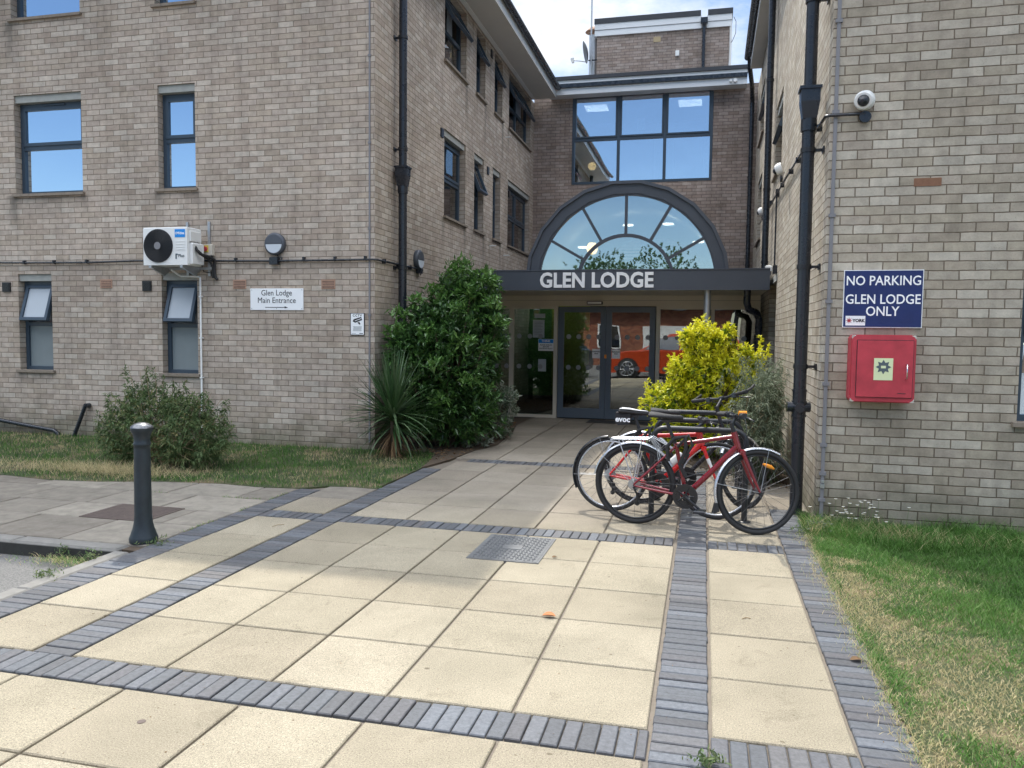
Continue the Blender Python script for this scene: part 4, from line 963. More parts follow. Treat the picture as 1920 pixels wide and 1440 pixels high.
def bulkhead(label, loc, rz):
    t = thing('wall_lamp', label, 'wall lamp', loc, rz, 'round bulkhead lamps on the left wing')
    a = MB(); a.lathe([(.145, 0), (.150, -.02), (.150, -.05), (.138, -.065), (.118, -.068)], (0, 0, 0), 40, 'Y'); a.build('housing', 'lead', t)
    a = MB(); n_ = 20; a.prism([(.118 * math.cos(math.pi + math.pi * i / n_), -.006 + .118 * math.sin(math.pi + math.pi * i / n_)) for i in range(n_ + 1)], -.074, -.066, 'Y'); a.build('diffuser', 'lampglass', t)
    a = MB(); a.prism([(.122 * math.cos(math.pi * i / n_), .122 * math.sin(math.pi * i / n_)) for i in range(n_ + 1)], -.078, -.064, 'Y'); a.build('shade', 'lead', t)
    a = MB(); a.tube([(.02, -.02, -.14), (.05, -.03, -.175), (.10, -.03, -.19), (.08, -.035, -.22)], .008, 6); a.build('cable', 'blackmetal', t)
    return t
bulkhead('round half shaded bulkhead lamp facing front on the left wing, above the white entrance sign', (-5.62, YL, 2.72), 0)
bulkhead('round half shaded bulkhead lamp on the courtyard side of the left wing beside the drainpipe', (-4.2, 11.15, 2.64), math.pi / 2)

t = thing('air_conditioner', 'white outdoor air conditioning unit with a round black fan, hung on brackets', 'air conditioner', (-6.90, YL - .42, 2.42))
a = MB(); a.cham(-.46, .215, 0, .30, 0, .50, .012); a.build('casing', 'white', t)
a = MB(); a.cham(.217, .262, .05, .29, .02, .30, .015); a.cham(.217, .245, .04, .26, .32, .46, .015); a.build('side_cover', 'white', t)
a = MB(); a.disc((-.225, -.012, .255), .222, .012, 'Y', 40); fb = a.build('fan_recess', 'inkblack', t)
a = MB()
for r_ in [.05 + .0125 * k for k in range(14)]:
    a.tube([(-.225 + r_ * math.cos(2 * math.pi * i / 36), -.020, .255 + r_ * math.sin(2 * math.pi * i / 36)) for i in range(36)], .0028, 5, closed=True)
for k in range(24):
    t_ = 2 * math.pi * k / 24; a.cyl((-.225 + .05 * math.cos(t_), -.017, .255 + .05 * math.sin(t_)), (-.225 + .218 * math.cos(t_ + .35), -.017, .255 + .218 * math.sin(t_ + .35)), .002, 5)
a.build('fan_guard', 'blackmetal', t)
a = MB(); a.disc((-.225, -.026, .255), .05, .01, 'Y', 24); a.build('fan_hub', 'greypipe', t)
a = MB(); a.box(.03, .185, -.004, -.001, .365, .47); b_ = a.build('badge', 'cyan', t); text_mesh('lettering', 'Midea', .048, 'letterwhite', b_, (.117, -.0045, .418), bold=.001, thick=.0004)
a = MB(); a.ring_arc((.052, .418), .010, .015, -.0052, -.0045, rad(50), rad(330), 16); a.build('emblem', 'letterwhite', b_)
text_mesh('lettering', 'Plus', .06, 'greystar', t, (.125, -.003, .12), bold=.001, thick=.0004)
a = MB(); a.box(.035, .055, -.0035, -.001, .08, .15); a.box(.055, .07, -.0035, -.001, .13, .15); a.build('emblem', 'greystar', t)
a = MB()
for z in (.20, .235, .27, .305): a.box(.04, .18, -.006, .0, z, z + .006)
a.build('ribs', 'white', t)
a = MB(); a.tube([(.25, .12, .25), (.29, .10, .20), (.32, .16, .15), (.345, .28, .13), (.36, .38, .10), (.355, .385, -.05), (.37, .385, -.14), (.40, .385, -.17)], .020, 8); a.tube([(.25, .14, .22), (.30, .14, .16), (.33, .30, .10), (.34, .37, .0), (.34, .37, -.15)], .016, 8); a.build('pipe_lagging', 'rubber', t)
a = MB()
for x in (-.09, .25): a.box(x, x + .035, .395, .42, -.12, .62)
for x in (-.38, .10): a.box(x, x + .04, .0, .40, -.035, -.002); a.prism([(-.14 + .42, -.12), (.42, -.035), (.05, -.035), (.05, -.045)], x + .005, x + .035, 'X')
a.box(-.52, .34, .36, .394, -.035, -.003); a.build('bracket', 'steel', t)
t = thing('isolator_switch', 'cream isolator switch with a red knob beside the air conditioner', 'switch', (-6.635, YL, 2.58))
a = MB(); a.cham(-.075, .075, -.06, 0, 0, .15, .006); a.build('box', 'cream', t)
a = MB(); a.box(-.065, .02, -.064, -.0605, .04, .135); a.build('face', 'yellow', t); a = MB(); a.disc((-.025, -.088, .085), .032, .024, 'Y', 16); a.build('knob', 'red_box', t)
a = MB(); a.tube([(.04, -.03, 0), (.09, -.03, -.06), (.10, -.03, -.17), (.04, -.03, -.24), (-.08, -.03, -.22), (-.12, -.03, -.1), (-.06, -.03, -.02), (-.02, -.03, 0)], .007, 6); a.build('cable', 'blackmetal', t)
t = thing('condensate_pipe', 'thin white plastic waste pipe running down the wall from the air conditioner', 'pipe', (-6.77, YL, 0))
a = MB(); a.tube([(-.36, -.16, 2.38), (-.32, -.05, 2.31), (-.3, -.03, 2.30), (-.02, -.03, 2.29), (0, -.03, 2.28), (0, -.03, .04)], .013, 10); a.build('pipe', 'white', t)
for z in (2.02, 1.45, .9, .4): a = MB(); a.box(-.02, .02, -.045, 0, z - .01, z + .01); a.build('clip', 'white', t)
t = thing('waste_pipe', 'short black waste pipe slanting out of the foot of the left wall', 'pipe', (-8.65, YL, .45))
a = MB(); a.cyl((0, .02, 0), (0, -.08, 0), .035, 14); a.cyl((0, -.07, .02), (-.20, -.10, -.47), .028, 14); a.build('pipe', 'black', t)
t = thing('waste_pipe', 'long black waste pipe running low along the left wall into the turf', 'pipe', (-9.15, YL, 0))
a = MB(); a.tube([(-2.2, -.07, .33), (-.5, -.07, .12), (-.06, -.07, .07), (0, -.07, .03), (.01, -.07, -.06)], .03, 12); a.build('pipe', 'black', t)

# ------------------------------------------------------------------ right wing fittings
t = thing('sign', 'navy blue NO PARKING GLEN LODGE ONLY sign above the red cabinet', 'sign', (1.392, 6.954, 1.87), RROT)
a = MB(); a.box(-.298, .298, -.016, -.004, -.232, .235); a.build('edge', 'whitesign', t)
a = MB(); a.box(-.292, .292, -.018, -.0165, -.226, .229); a.build('panel', 'navy', t)
text_mesh('lettering', 'NO PARKING', .108, 'letterwhite', t, (0, -.0195, .145), xs=.86, bold=.0012, thick=.0006)
text_mesh('lettering', 'GLEN LODGE', .108, 'letterwhite', t, (0, -.0195, -.005), xs=.86, bold=.0012, thick=.0006)
text_mesh('lettering', 'ONLY', .108, 'letterwhite', t, (.0, -.0195, -.102), xs=.86, bold=.0012, thick=.0006)
a = MB(); a.box(-.275, -.125, -.0195, -.0185, -.215, -.137); lg = a.build('logo_panel', 'whitesign', t)
text_mesh('lettering', 'YORK', .034, 'inkblack', lg, (-.175, -.0205, -.176), bold=.0016, thick=.0004)
a = MB()
for q in range(8):
    t_ = q * math.pi / 4; a.prism([(-.248 + .006 * math.cos(t_ + 1.57), -.175 + .006 * math.sin(t_ + 1.57)), (-.248 + .028 * math.cos(t_), -.175 + .028 * math.sin(t_)), (-.248 - .006 * math.cos(t_ + 1.57), -.175 - .006 * math.sin(t_ + 1.57))], -.0205, -.0198, 'Y')
a.build('emblem', 'red_box', lg)
t = thing('fire_cabinet', 'sun faded red plastic cabinet with a star label and wire handle on the right wing', 'cabinet', (1.385, 6.952, 1.31), RROT)
a = MB()
n_ = 6; pr = []
for cx, cz, a0 in ((.205, .235, 0), (-.205, .235, 90), (-.205, -.235, 180), (.205, -.235, 270)):
    for k in range(n_ + 1): t_ = rad(a0 + 90 * k / n_); pr.append((cx + .035 * math.cos(t_), cz + .035 * math.sin(t_)))
a.prism(pr, -.155, 0, 'Y'); a.prism([(x * .97, z * .97) for x, z in pr], -.17, -.156, 'Y'); a.build('body', 'red_box', t)
a = MB(); a.box(-.195, .215, -.182, -.1705, -.225, .225); a.build('door', 'red_box', t, (0, 0, 0))
a = MB(); rect_frame(a, -.199, .219, -.229, .229, .004, -.176, -.1703); a.build('door_gap', 'inkblack', t)
a = MB(); a.box(-.07, .07, -.1845, -.1825, -.09, .085); lb = a.build('label', 'pale_yellow', t)
a = MB(); st = []
for k in range(16): t_ = math.pi * k / 8; r_ = .058 if k % 2 == 0 else .036; st.append((r_ * math.cos(t_), .015 + r_ * math.sin(t_)))
a.prism(st, -.1855, -.1848, 'Y'); a.build('star', 'greystar', lb)
a = MB(); a.box(-.018, .018, -.1862, -.1856, .005, .025); a.build('star_centre', 'pale_yellow', lb)
a = MB(); a.tube([(.165, -.18, .04), (.168, -.215, .035), (.168, -.215, -.07), (.165, -.18, -.08)], .005, 8); a.build('handle', 'chrome', t)
a = MB()
for sx in (-1, 1):
    for sz in (-1, 1): a.cham(min(sx * .205, sx * .236), max(sx * .205, sx * .236), -.162, -.148, min(sz * .238, sz * .266), max(sz * .238, sz * .266), .003)
a.build('corner_caps', 'chrome', t)
a = MB(); a.box(.11, .17, -.1832, -.1822, -.195, -.190); a.build('maker_strip', 'inkblack', t)

def dome_cam(label, loc, rz, tilt=28, s=1.0):
    t = thing('security_camera', label, 'security camera', loc, rz, 'dome security cameras on the right wing')
    b = MB(); b.lathe([(.07 * s, 0), (.078 * s, -.02 * s), (.076 * s, -.06 * s), (.062 * s, -.085 * s)], (0, 0, 0), 28, 'Y'); o = b.build('housing', 'white', t); o.rotation_euler = (rad(tilt), 0, rad(-20))
    b = MB(); b.lathe([(.046 * s, -.084 * s), (.043 * s, -.10 * s), (.032 * s, -.118 * s), (.012 * s, -.128 * s)], (0, 0, 0), 24, 'Y'); b.build('dome', 'black', o)
    b = MB(); b.cyl((0, 0, -.135 * s), (0, -.03 * s, -.135 * s), .045 * s, 18); b.build('junction_box', 'black', t)
    return t
dome_cam('white dome camera on the right wing front, above the blue sign', (1.205, 6.945, 3.46), RROT, 15, 1.0)
p = RP(-.07, 3.62, 3.68); dome_cam('white dome camera on the courtyard side, half hidden behind the thick drainpipe', p, -math.pi / 2, 18, 1.0)
p = RP(-.07, 7.5, 3.74); dome_cam('white dome camera farthest along the courtyard side of the right wing', p, -math.pi / 2, 20, .9)
t = thing('overflow_pipe', 'small white wall fitting just above the right end of the canopy', 'pipe', RP(0, 6.0, 2.58))
a = MB(); a.cham(-.10, 0, -.03, .03, 0, .09, .02); a.build('fitting', 'white', t)

# ------------------------------------------------------------------ bollard, covers, small litter
t = thing('bollard', 'black metal bollard with a worn shiny domed cap at the edge of the paving', 'bollard', (-3.965, 4.90, 0))
a = MB(); a.lathe([(.098, 0), (.100, .03), (.094, .045), (.088, .06), (.084, .075), (.074, .10), (.064, .15), (.060, .20), (.056, .68), (.055, .71), (.061, .715), (.062, .725), (.056, .735), (.055, .76), (.058, .785), (.070, .81), (.078, .825), (.078, .84)], (0, 0, 0), 40); a.build('post', 'bollard', t)
a = MB(); a.lathe([(.078, .8405), (.074, .852), (.05, .870), (.02, .879), (.001, .881)], (0, 0, 0), 40); a.build('cap', 'capmetal', t)
t = thing('manhole_cover', 'cast metal manhole cover with a raised weave pattern set in the buff slabs', 'manhole cover', (-1.31, 5.47, 0))
a = MB(); rect_frame2 = a
a.box(-.255, .255, -.335, .335, -.03, .0055); a.build('frame', 'manhole', t)
a = MB(); a.box(-.238, .238, -.318, .318, -.02, .0075); cv = a.build('plate', 'manhole', t)
a = MB(); nx_, ny_ = 15, 20
for i in range(nx_):
    for j in range(ny_):
        if 5 <= i <= 9 and 8 <= j <= 11: continue
        x = -.224 + .448 * (i + .5) / nx_; y = -.304 + .608 * (j + .5) / ny_
        if (i + j) % 2: a.cham(x - .013, x + .013, y - .005, y + .005, .007, .0125, .002)
        else: a.cham(x - .004, x + .004, y - .013, y + .013, .007, .0125, .002)
a.cham(-.07, .07, -.055, .055, .007, .0125, .002); a.build('tread_pattern', 'manhole', cv)
t = thing('drain_cover', 'reddish brown ribbed drain cover in the grey flags beside the bollard', 'drain cover', (-4.66, 5.66, 0))
a = MB(); a.box(-.34, .30, -.25, .25, -.03, .006); pl = a.build('plate', 'reddrain', t); a = MB()
for k in range(17): a.cham(-.32, .28, -.235 + k * .0285, -.221 + k * .0285, .005, .011, .002)
a.build('ribs', 'reddrain', pl)
def leaf_thing(label, loc, rz, s, mat, curl=.4):
    me = MB(); n_ = 8; vs = []
    for k in range(n_ + 1):
        u = k / n_; w_ = math.sin(math.pi * u) ** .7 * .32 * s + .001; zc = .02 * s * math.sin(u * 3)
        vs += [(u * s, -w_, zc + curl * w_), (u * s, 0, zc), (u * s, w_, zc + curl * w_)]
    me.add(vs, [(3 * k, 3 * k + 3, 3 * k + 4, 3 * k + 1) for k in range(n_)] + [(3 * k + 1, 3 * k + 4, 3 * k + 5, 3 * k + 2) for k in range(n_)], True)
    me.rv = .6; o = me.build('fallen_leaf', mat, None, loc, rz); return tag(o, label, 'leaf')
leaf_thing('curled orange brown leaf lying on a slab joint below the manhole cover', (-.83, 4.17, .006), .1, .075, plain('dry orange leaf', (.45, .17, .06), .8), .6)
leaf_thing('small dark dead leaf lying right of the manhole cover', (-.99, 5.30, .006), .8, .04, 'deadleaf', .5)
leaf_thing('brown leaf lying on the blue brick edging near the lawn', (.72, 3.98, .006), .3, .06, 'deadleaf', .5)
for (x, y, l_, a_, lab) in ((-1.25, 2.43, .05, .1, 'thin green twig lying on a front slab'), (.24, 4.42, .05, .5, 'dark twig lying on the right hand row of slabs'), (-3.30, 5.55, .10, 1.0, 'pale dry twig lying on the left row of slabs')):
    m_ = MB(); m_.tube([(0, 0, .004), (l_ * .5, .006, .009), (l_, -.004, .004)], .0022, 6); tag(m_.build('twig', 'drystem', None, (x, y, 0), a_), lab, 'twig')
tag(MB().disc((-2.13, 2.60, .0005), .017, .0012, 'Z', 12).build('gum_spot', 'reddrain', None), kind='structure')

# ------------------------------------------------------------------ cycle stands
def stand(label, x0, x1, y, h=.765):
    t = thing('cycle_stand', label, 'cycle stand', ((x0 + x1) / 2, y, 0), 0, 'black hoop cycle stands'); hw_ = (x1 - x0) / 2; r_ = .10; p = [(-hw_, 0, 0), (-hw_, 0, h - r_ - .06)]
    for k in range(7): t_ = rad(180 - 15 * k); p.append((-hw_ + r_ + r_ * math.cos(t_), 0, h - r_ + r_ * math.sin(t_)))
    for k in range(7): t_ = rad(90 - 15 * k); p.append((hw_ - r_ + r_ * math.cos(t_), 0, h - r_ + r_ * math.sin(t_)))
    p += [(hw_, 0, h - r_ - .06), (hw_, 0, 0)]
    a = MB(); a.tube(p, .024, 16); a.build('hoop', 'blackmetal', t)
    for sx in (-1, 1): a = MB(); a.lathe([(.055, 0), (.055, .006), (.03, .012)], (sx * hw_, 0, 0), 20); a.build('foot_plate', 'blackmetal', t)
stand('nearest of the three black hoop cycle stands, beside the dark red bicycle', -.41, .36, 6.80)
stand('middle one of the three black hoop cycle stands', -.42, .35, 7.52)
stand('farthest of the three black hoop cycle stands, against the yellow shrub', -.43, .36, 8.34)

# ------------------------------------------------------------------ bicycles
def bicycle(label, loc, rz, g, paint, steer, r=.335, tw=.019, fend=None, rack=False, saddle='black', bag=False, lean=0.0, lights=True, thick=1.0, silverrim=False, disc=False, flat_bar=.28, mudflap=False):
    t = thing('bicycle', label, 'bicycle', loc, rz, None); t.rotation_euler = (rad(lean), 0, rz)
    xf = g['front']; hub_r = Vector((0, 0, r)); hub_f = Vector((xf, 0, r))
    bb, st, ht, hb, cr_ = (Vector((p[0], 0, p[1])) for p in (g['bb'], g['st'], g['ht'], g['hb'], g['crown']))
    axis = (ht - hb).normalized()
    SM = Matrix.Translation(hb) @ Matrix.Rotation(rad(steer), 4, axis) @ Matrix.Translation(-hb)
    # wheels
    def wheel(c, T, nm):
        a = MB(); a.T = T; R0 = r - tw
        a.tube([(c.x + R0 * math.cos(2 * math.pi * i / 56), 0, c.z + R0 * math.sin(2 * math.pi * i / 56)) for i in range(56)], tw, 10, closed=True)
        w_ = a.build('wheel', 'rubber', t)
        a = MB(); a.T = T; Rr = r - 2 * tw - .006
        a.tube([(c.x + Rr * math.cos(2 * math.pi * i / 56), 0, c.z + Rr * math.sin(2 * math.pi * i / 56)) for i in range(56)], .010, 8, closed=True, flat=.85); a.build('rim', 'silver' if silverrim else 'blackmetal', w_)
        a = MB(); a.T = T; a.cyl((c.x, -.045, c.z), (c.x, .045, c.z), .018, 12); a.cyl((c.x, -.07, c.z), (c.x, .07, c.z), .006, 8)
        if disc: a.frust((c.x, .042, c.z), (c.x, .045, c.z), .075, .075, 24)
        a.build('hub', 'steel' if silverrim else 'blackmetal', w_)
        a = MB(); a.T = T
        for k in range(28):
            t_ = 2 * math.pi * k / 28; s = 1 if k % 2 else -1; t2 = t_ + (.9 if (k // 2) % 2 else -.9)
            a.cyl((c.x + .018 * math.cos(t2), s * .028, c.z + .018 * math.sin(t2)), (c.x + Rr * math.cos(t_), 0, c.z + Rr * math.sin(t_)), .0011, 4)
        a.build('spokes', 'spoke', w_); return w_
    wr = wheel(hub_r, Matrix.Identity(4), 'rear'); wf = wheel(hub_f, SM, 'front')
    if g.get('reflector'):
        a = MB(); a.T = SM; t_ = rad(68); Rm = r * .66
        cx_, cz_ = hub_f.x + Rm * math.cos(t_), hub_f.z + Rm * math.sin(t_)
        a.tube([(cx_ - .045, -.006, cz_ + .018), (cx_ - .02, -.008, cz_ + .006), (cx_ + .02, -.008, cz_ - .008), (cx_ + .045, -.006, cz_ - .022)], [.006, .015, .015, .006], 8); a.build('reflector', 'orange', wf)
    # frame
    a = MB(); k = thick
    a.tube([bb, bb.lerp(st, .5), st], .0165 * k, 12)
    a.tube([st + (bb - st) * .03, ht - axis * .03], .0165 * k, 12)
    a.tube([bb, bb.lerp(hb, .5), hb + axis * .01], .0235 * k, 14)
    a.cyl(hb - axis * .005, ht + axis * .005, .024 * k, 14); a.cyl(bb - Vector((0, .034, 0)), bb + Vector((0, .034, 0)), .023, 14)
    for s in (-1, 1):
        a.tube([st + Vector((-.005, s * .014, -.03)), st.lerp(hub_r, .5) + Vector((0, s * .045, -.015)), hub_r + Vector((0, s * .062, .004))], [.009, .009, .008], 8)
        a.tube([bb + Vector((-.02, s * .03, -.002)), bb.lerp(hub_r, .5) + Vector((0, s * .05, -.008)), hub_r + Vector((0, s * .062, -.004))], [.012, .011, .009], 8)
    a.build('frame', paint, t)
    # fork
    a = MB(); a.T = SM; a.cham(cr_.x - .022, cr_.x + .022, -.045, .045, cr_.z - .018, cr_.z + .022, .01)
    for s in (-1, 1): a.tube([cr_ + Vector((0, s * .042, 0)), cr_.lerp(hub_f, .6) + Vector((-.004, s * .05, 0)), hub_f + Vector((0, s * .055, 0))], [.016, .013, .009], 10)
    a.cyl(cr_, hb, .018, 12); a.build('fork', paint, t)
    # stem + bar
    top = Vector((g['bar'][0], 0, g['bar'][1])); bt = ht + axis * (.05 + g.get('spacer', 0))
    a = MB(); a.T = SM; a.cyl(ht, bt, .0165, 12); a.cyl(bt - axis * .015, top, .014, 12); a.cyl(top - Vector((0, .025, 0)), top + Vector((0, .025, 0)), .02, 12); a.build('stem', 'blackmetal', t)
    hbw = flat_bar
    a = MB(); a.T = SM; a.tube([top + Vector((-.04, -hbw, .012)), top + Vector((-.005, -hbw * .45, .012)), top + Vector((0, -.05, 0)), top + Vector((0, .05, 0)), top + Vector((-.005, hbw * .45, .012)), top + Vector((-.04, hbw, .012))], .0125, 10)
    hbar = a.build('handlebar', 'blackmetal', t)
    for s in (-1, 1):
        a = MB(); a.T = SM; a.tube([top + Vector((-.020, s * hbw * .62, .012)), top + Vector((-.045, s * (hbw + .01), .014))], .0175, 12)
        if g.get('barend'): a.tube([top + Vector((-.045, s * hbw, .014)), top + Vector((.03, s * (hbw + .01), .05)), top + Vector((.08, s * hbw, .08))], .012, 8)
        a.build('grip', 'rubber', hbar)
        a = MB(); a.T = SM; a.tube([top + Vector((0, s * hbw * .50, .008)), top + Vector((.045, s * hbw * .60, -.012)), top + Vector((.04, s * hbw * .98, -.028))], [.008, .006, .005], 8)
        a.cham(top.x - .02, top.x + .03, *sorted((s * hbw * .42, s * hbw * .56)), top.z - .012, top.z + .03, .006); a.build('brake_lever', 'black', hbar)
        a = MB(); a.T = SM; a.tube([top + Vector((.04, s * hbw * .5, -.01)), top + Vector((.11, s * .10, -.02)), top + Vector((.10, s * .03, -.10)), hb + Vector((.05, s * .01, .02)), cr_ + Vector((.02, s * .02, .02))], .0028, 5); a.build('cable', 'black', hbar)
    if g.get('light'): 
        a = MB(); a.T = SM; a.cyl(top + Vector((.0, -.06, .03)), top + Vector((.06, -.06, .03)), .018, 10); a.build('front_light', 'orange', hbar)
    # seatpost + saddle
    sd = (st - bb).normalized(); sp = Vector((g['sad'][0], 0, g['sad'][1]))
    a = MB(); a.tube([st - sd * .02, sp - Vector((.0, 0, .035))], .0145, 12); a.cham(sp.x - .03, sp.x + .03, -.02, .02, sp.z - .045, sp.z - .02, .006); a.build('seatpost', 'blackmetal', t)
    sec = [(-.135, .072, .012), (-.125, .075, .016), (-.07, .070, .012), (-.01, .045, .002), (.05, .026, -.003), (.11, .021, -.004), (.135, .014, -.010)]; vs = []; nn = 14
    for (xx, hw_, dz) in sec:
        for q in range(nn):
            t_ = 2 * math.pi * q / nn; yy = hw_ * math.cos(t_); zz = .018 * math.sin(t_); zz = zz if zz > 0 else zz * 1.3
            vs.append((sp.x + xx, yy, sp.z + dz + zz - .10 * yy * yy / .0056 * .08))
    fs = [(i * nn + j, i * nn + (j + 1) % nn, (i + 1) * nn + (j + 1) % nn, (i + 1) * nn + j) for i in range(len(sec) - 1) for j in range(nn)] + [tuple(reversed(range(nn))), tuple(range((len(sec) - 1) * nn, len(sec) * nn))]
    a = MB(); a.add(vs, fs, True); a.box(sp.x - .08, sp.x + .06, -.022, -.018, sp.z - .03, sp.z - .024); a.box(sp.x - .08, sp.x + .06, .018, .022, sp.z - .03, sp.z - .024)
    sdo = a.build('saddle', 'rubber', t)
    if saddle == 'white':
        a = MB()
        for s in (-1, 1): a.tube([(sp.x - .125, s * .055, sp.z + .030), (sp.x - .05, s * .045, sp.z + .027), (sp.x + .03, s * .018, sp.z + .017), (sp.x + .11, s * .008, sp.z + .012)], [.014, .013, .008, .004], 8, flat=.35)
        a.build('white_stripe', 'white', sdo)
    if bag:
        a = MB(); a.prism([(sp.x - .165, sp.z - .095), (sp.x - .165, sp.z - .005), (sp.x - .03, sp.z - .012), (sp.x - .045, sp.z - .105), (sp.x - .14, sp.z - .118)], -.042, .042, 'Y')
        bo = a.build('saddle_bag', 'cloth', t); text_mesh('lettering', 'evoc', .068, 'letterwhite', bo, (sp.x - .10, -.0435, sp.z - .065), bold=.0022, thick=.0006)
    # drivetrain (right side = -y)
    a = MB(); n_ = 40; a.ring_arc((bb.x, bb.z), .040, .096, -.056, -.050, 0, 2 * math.pi, n_); a.ring_arc((bb.x, bb.z), .078, .100, -.062, -.057, 0, 2 * math.pi, n_)
    for q in range(5): t_ = 2 * math.pi * q / 5; a.cyl((bb.x, -.053, bb.z), (bb.x + .07 * math.cos(t_), -.053, bb.z + .07 * math.sin(t_)), .008, 6)
    for q in range(44): t_ = 2 * math.pi * q / 44; a.box(bb.x + .086 * math.cos(t_) - .002, bb.x + .086 * math.cos(t_) + .002, -.055, -.051, bb.z + .086 * math.sin(t_) - .002, bb.z + .086 * math.sin(t_) + .002)
    a.cyl(bb - Vector((0, .06, 0)), bb - Vector((0, .03, 0)), .02, 12); a.build('chainring', 'blackmetal', t)
    ca = rad(g.get('crank', -38)); d = Vector((math.cos(ca), 0, math.sin(ca))) * .155
    for s, e in ((-1, d), (1, -d)):
        a = MB(); p0 = bb + Vector((0, s * .068, 0)); p1 = p0 + e + Vector((0, s * .008, 0)); a.tube([p0, p1], [.013, .010], 8)
        ck = a.build('crank', 'blackmetal', t); a = MB(); a.cham(p1.x - .045, p1.x + .045, *sorted((p1.y + s * .012, p1.y + s * .095)), p1.z - .012, p1.z + .012, .006); a.build('pedal', 'black', ck)
    a = MB()
    for q in range(6): R_ = .022 + .006 * q; a.frust((0, -.040 - .004 * (5 - q), r), (0, -.0385 - .004 * (5 - q), r), R_, R_, 22)
    a.build('cassette', 'steel', t)
    a = MB(); a.tube([(bb.x, -.053, bb.z + .089), (.0, -.050, r + .034)], .0035, 6); a.tube([(bb.x, -.053, bb.z - .089), (.045, -.052, r - .14), (.02, -.052, r - .155), (.03, -.05, r - .075), (.0, -.05, r - .035)], .0035, 6); a.build('chain', 'blackmetal', t)
    a = MB(); a.tube([(.0, -.075, r - .01), (.03, -.075, r - .07), (.03, -.06, r - .15)], .009, 8); a.cyl((.03, -.062, r - .15), (.03, -.045, r - .15), .02, 12); a.cyl((.035, -.062, r - .08), (.035, -.045, r - .08), .018, 12); a.build('derailleur', 'blackmetal', t)
    # mudguards
    def guard(c, T, a0, a1, mat, w_=.021, rr_=None, nm='mudguard'):
        a = MB(); a.T = T; R1 = (rr_ or r) + .014; n_ = 30; vs = []; prof = ((-w_, -.009), (-w_ * .7, 0), (0, .004), (w_ * .7, 0), (w_, -.009))
        for i in range(n_ + 1):
            t_ = rad(a0 + (a1 - a0) * i / n_)
            for (yy, dr_) in prof: vs.append((c.x + (R1 + dr_) * math.cos(t_), yy, c.z + (R1 + dr_) * math.sin(t_)))
            for (yy, dr_) in reversed(prof): vs.append((c.x + (R1 + dr_ - .0025) * math.cos(t_), yy, c.z + (R1 + dr_ - .0025) * math.sin(t_)))
        m_ = 10; fs = [(i * m_ + j, i * m_ + (j + 1) % m_, (i + 1) * m_ + (j + 1) % m_, (i + 1) * m_ + j) for i in range(n_) for j in range(m_)]
        a.add(vs, fs, True); o = a.build(nm, mat, t)
        a = MB(); a.T = T
        for aa in (a0 + (a1 - a0) * .12, a0 + (a1 - a0) * .8):
            t_ = rad(aa)
            for s in (-1, 1): a.cyl((c.x, s * .06, c.z), (c.x + R1 * math.cos(t_), s * .018, c.z + R1 * math.sin(t_)), .002, 5)
        a.build('stay', 'steel', o); return o
    if fend:
        guard(hub_r, Matrix.Identity(4), *fend['rear'], fend['mat']); 
        if 'front' in fend:
            gf = guard(hub_f, SM, *fend['front'], fend['mat'])
            if fend.get('flap'):
                a = MB(); a.T = SM; t_ = rad(fend['front'][1]); R1 = r + .012; cx_, cz_ = hub_f.x + R1 * math.cos(t_), hub_f.z + R1 * math.sin(t_)
                a.prism([(cx_ + .006, cz_ + .01), (cx_ - .006, cz_ + .01), (cx_ - .028, cz_ - .075), (cx_ + .022, cz_ - .055)], -.028, .028, 'Y'); a.build('mud_flap', 'rubber', gf)
    if mudflap:
        guard(hub_r, Matrix.Identity(4), 95, 205, 'black', .026)
    if rack:
        a = MB(); z_ = g['rack'][2]; x0, x1 = g['rack'][0], g['rack'][1]
        for s in (-1, 1):
            a.tube([(x0, s * .045, z_ - .008), (x0 + .03, s * .06, z_), (x1 - .03, s * .06, z_ + .012), (x1, s * .03, z_ + .03)], .0055, 8)
            for dx in (-.16, -.03): a.tube([(x0 + (.07 if dx < -.1 else .26), s * .06, z_), (.0, s * .072, r + .03)], .0045, 8)
            a.tube([(x1, s * .03, z_ + .03), st + Vector((-.01, s * .014, -.05))], .004, 8)
        for k_ in range(5): xx = x0 + .02 + k_ * (x1 - x0 - .04) / 4; a.cyl((xx, -.06, z_), (xx, .06, z_ + .0), .004, 8)
        a.cyl((x0 - .0, 0, z_), (x1, 0, z_ + .02), .005, 8); rk = a.build('carrier_rack', 'silver', t)
        a = MB()
        for q in range(14): a.tube([(x1 - .03 + .012 * rr(), (rr() - .5) * .1, z_ + .03), (x1 + .02 + .05 * rr(), (rr() - .5) * .12, z_ - .03 - .06 * rr()), (x1 + .05 + .04 * rr(), (rr() - .5) * .1, z_ - .14 - .05 * rr())], .003, 5)
        a.build('bungee_cord', 'steel', rk)
    if g.get('ublock'):
        a = MB(); q = st + Vector((.02, -.03, -.02)); 
        a.tube([q + Vector((-.07, -.02, -.12)), q + Vector((-.08, -.02, .0)), q + Vector((-.02, -.03, .07)), q + Vector((.06, -.03, .09)), q + Vector((.07, -.03, -.02)), q + Vector((.02, -.02, -.14)), q + Vector((.07, -.02, -.24))], .016, 10)
        a.tube([q + Vector((.0, -.02, .0)), q + Vector((.09, -.02, .10)), q + Vector((.12, -.02, .02)), q + Vector((.06, -.02, -.08))], .012, 8); a.build('cable_lock', 'rubber', t)
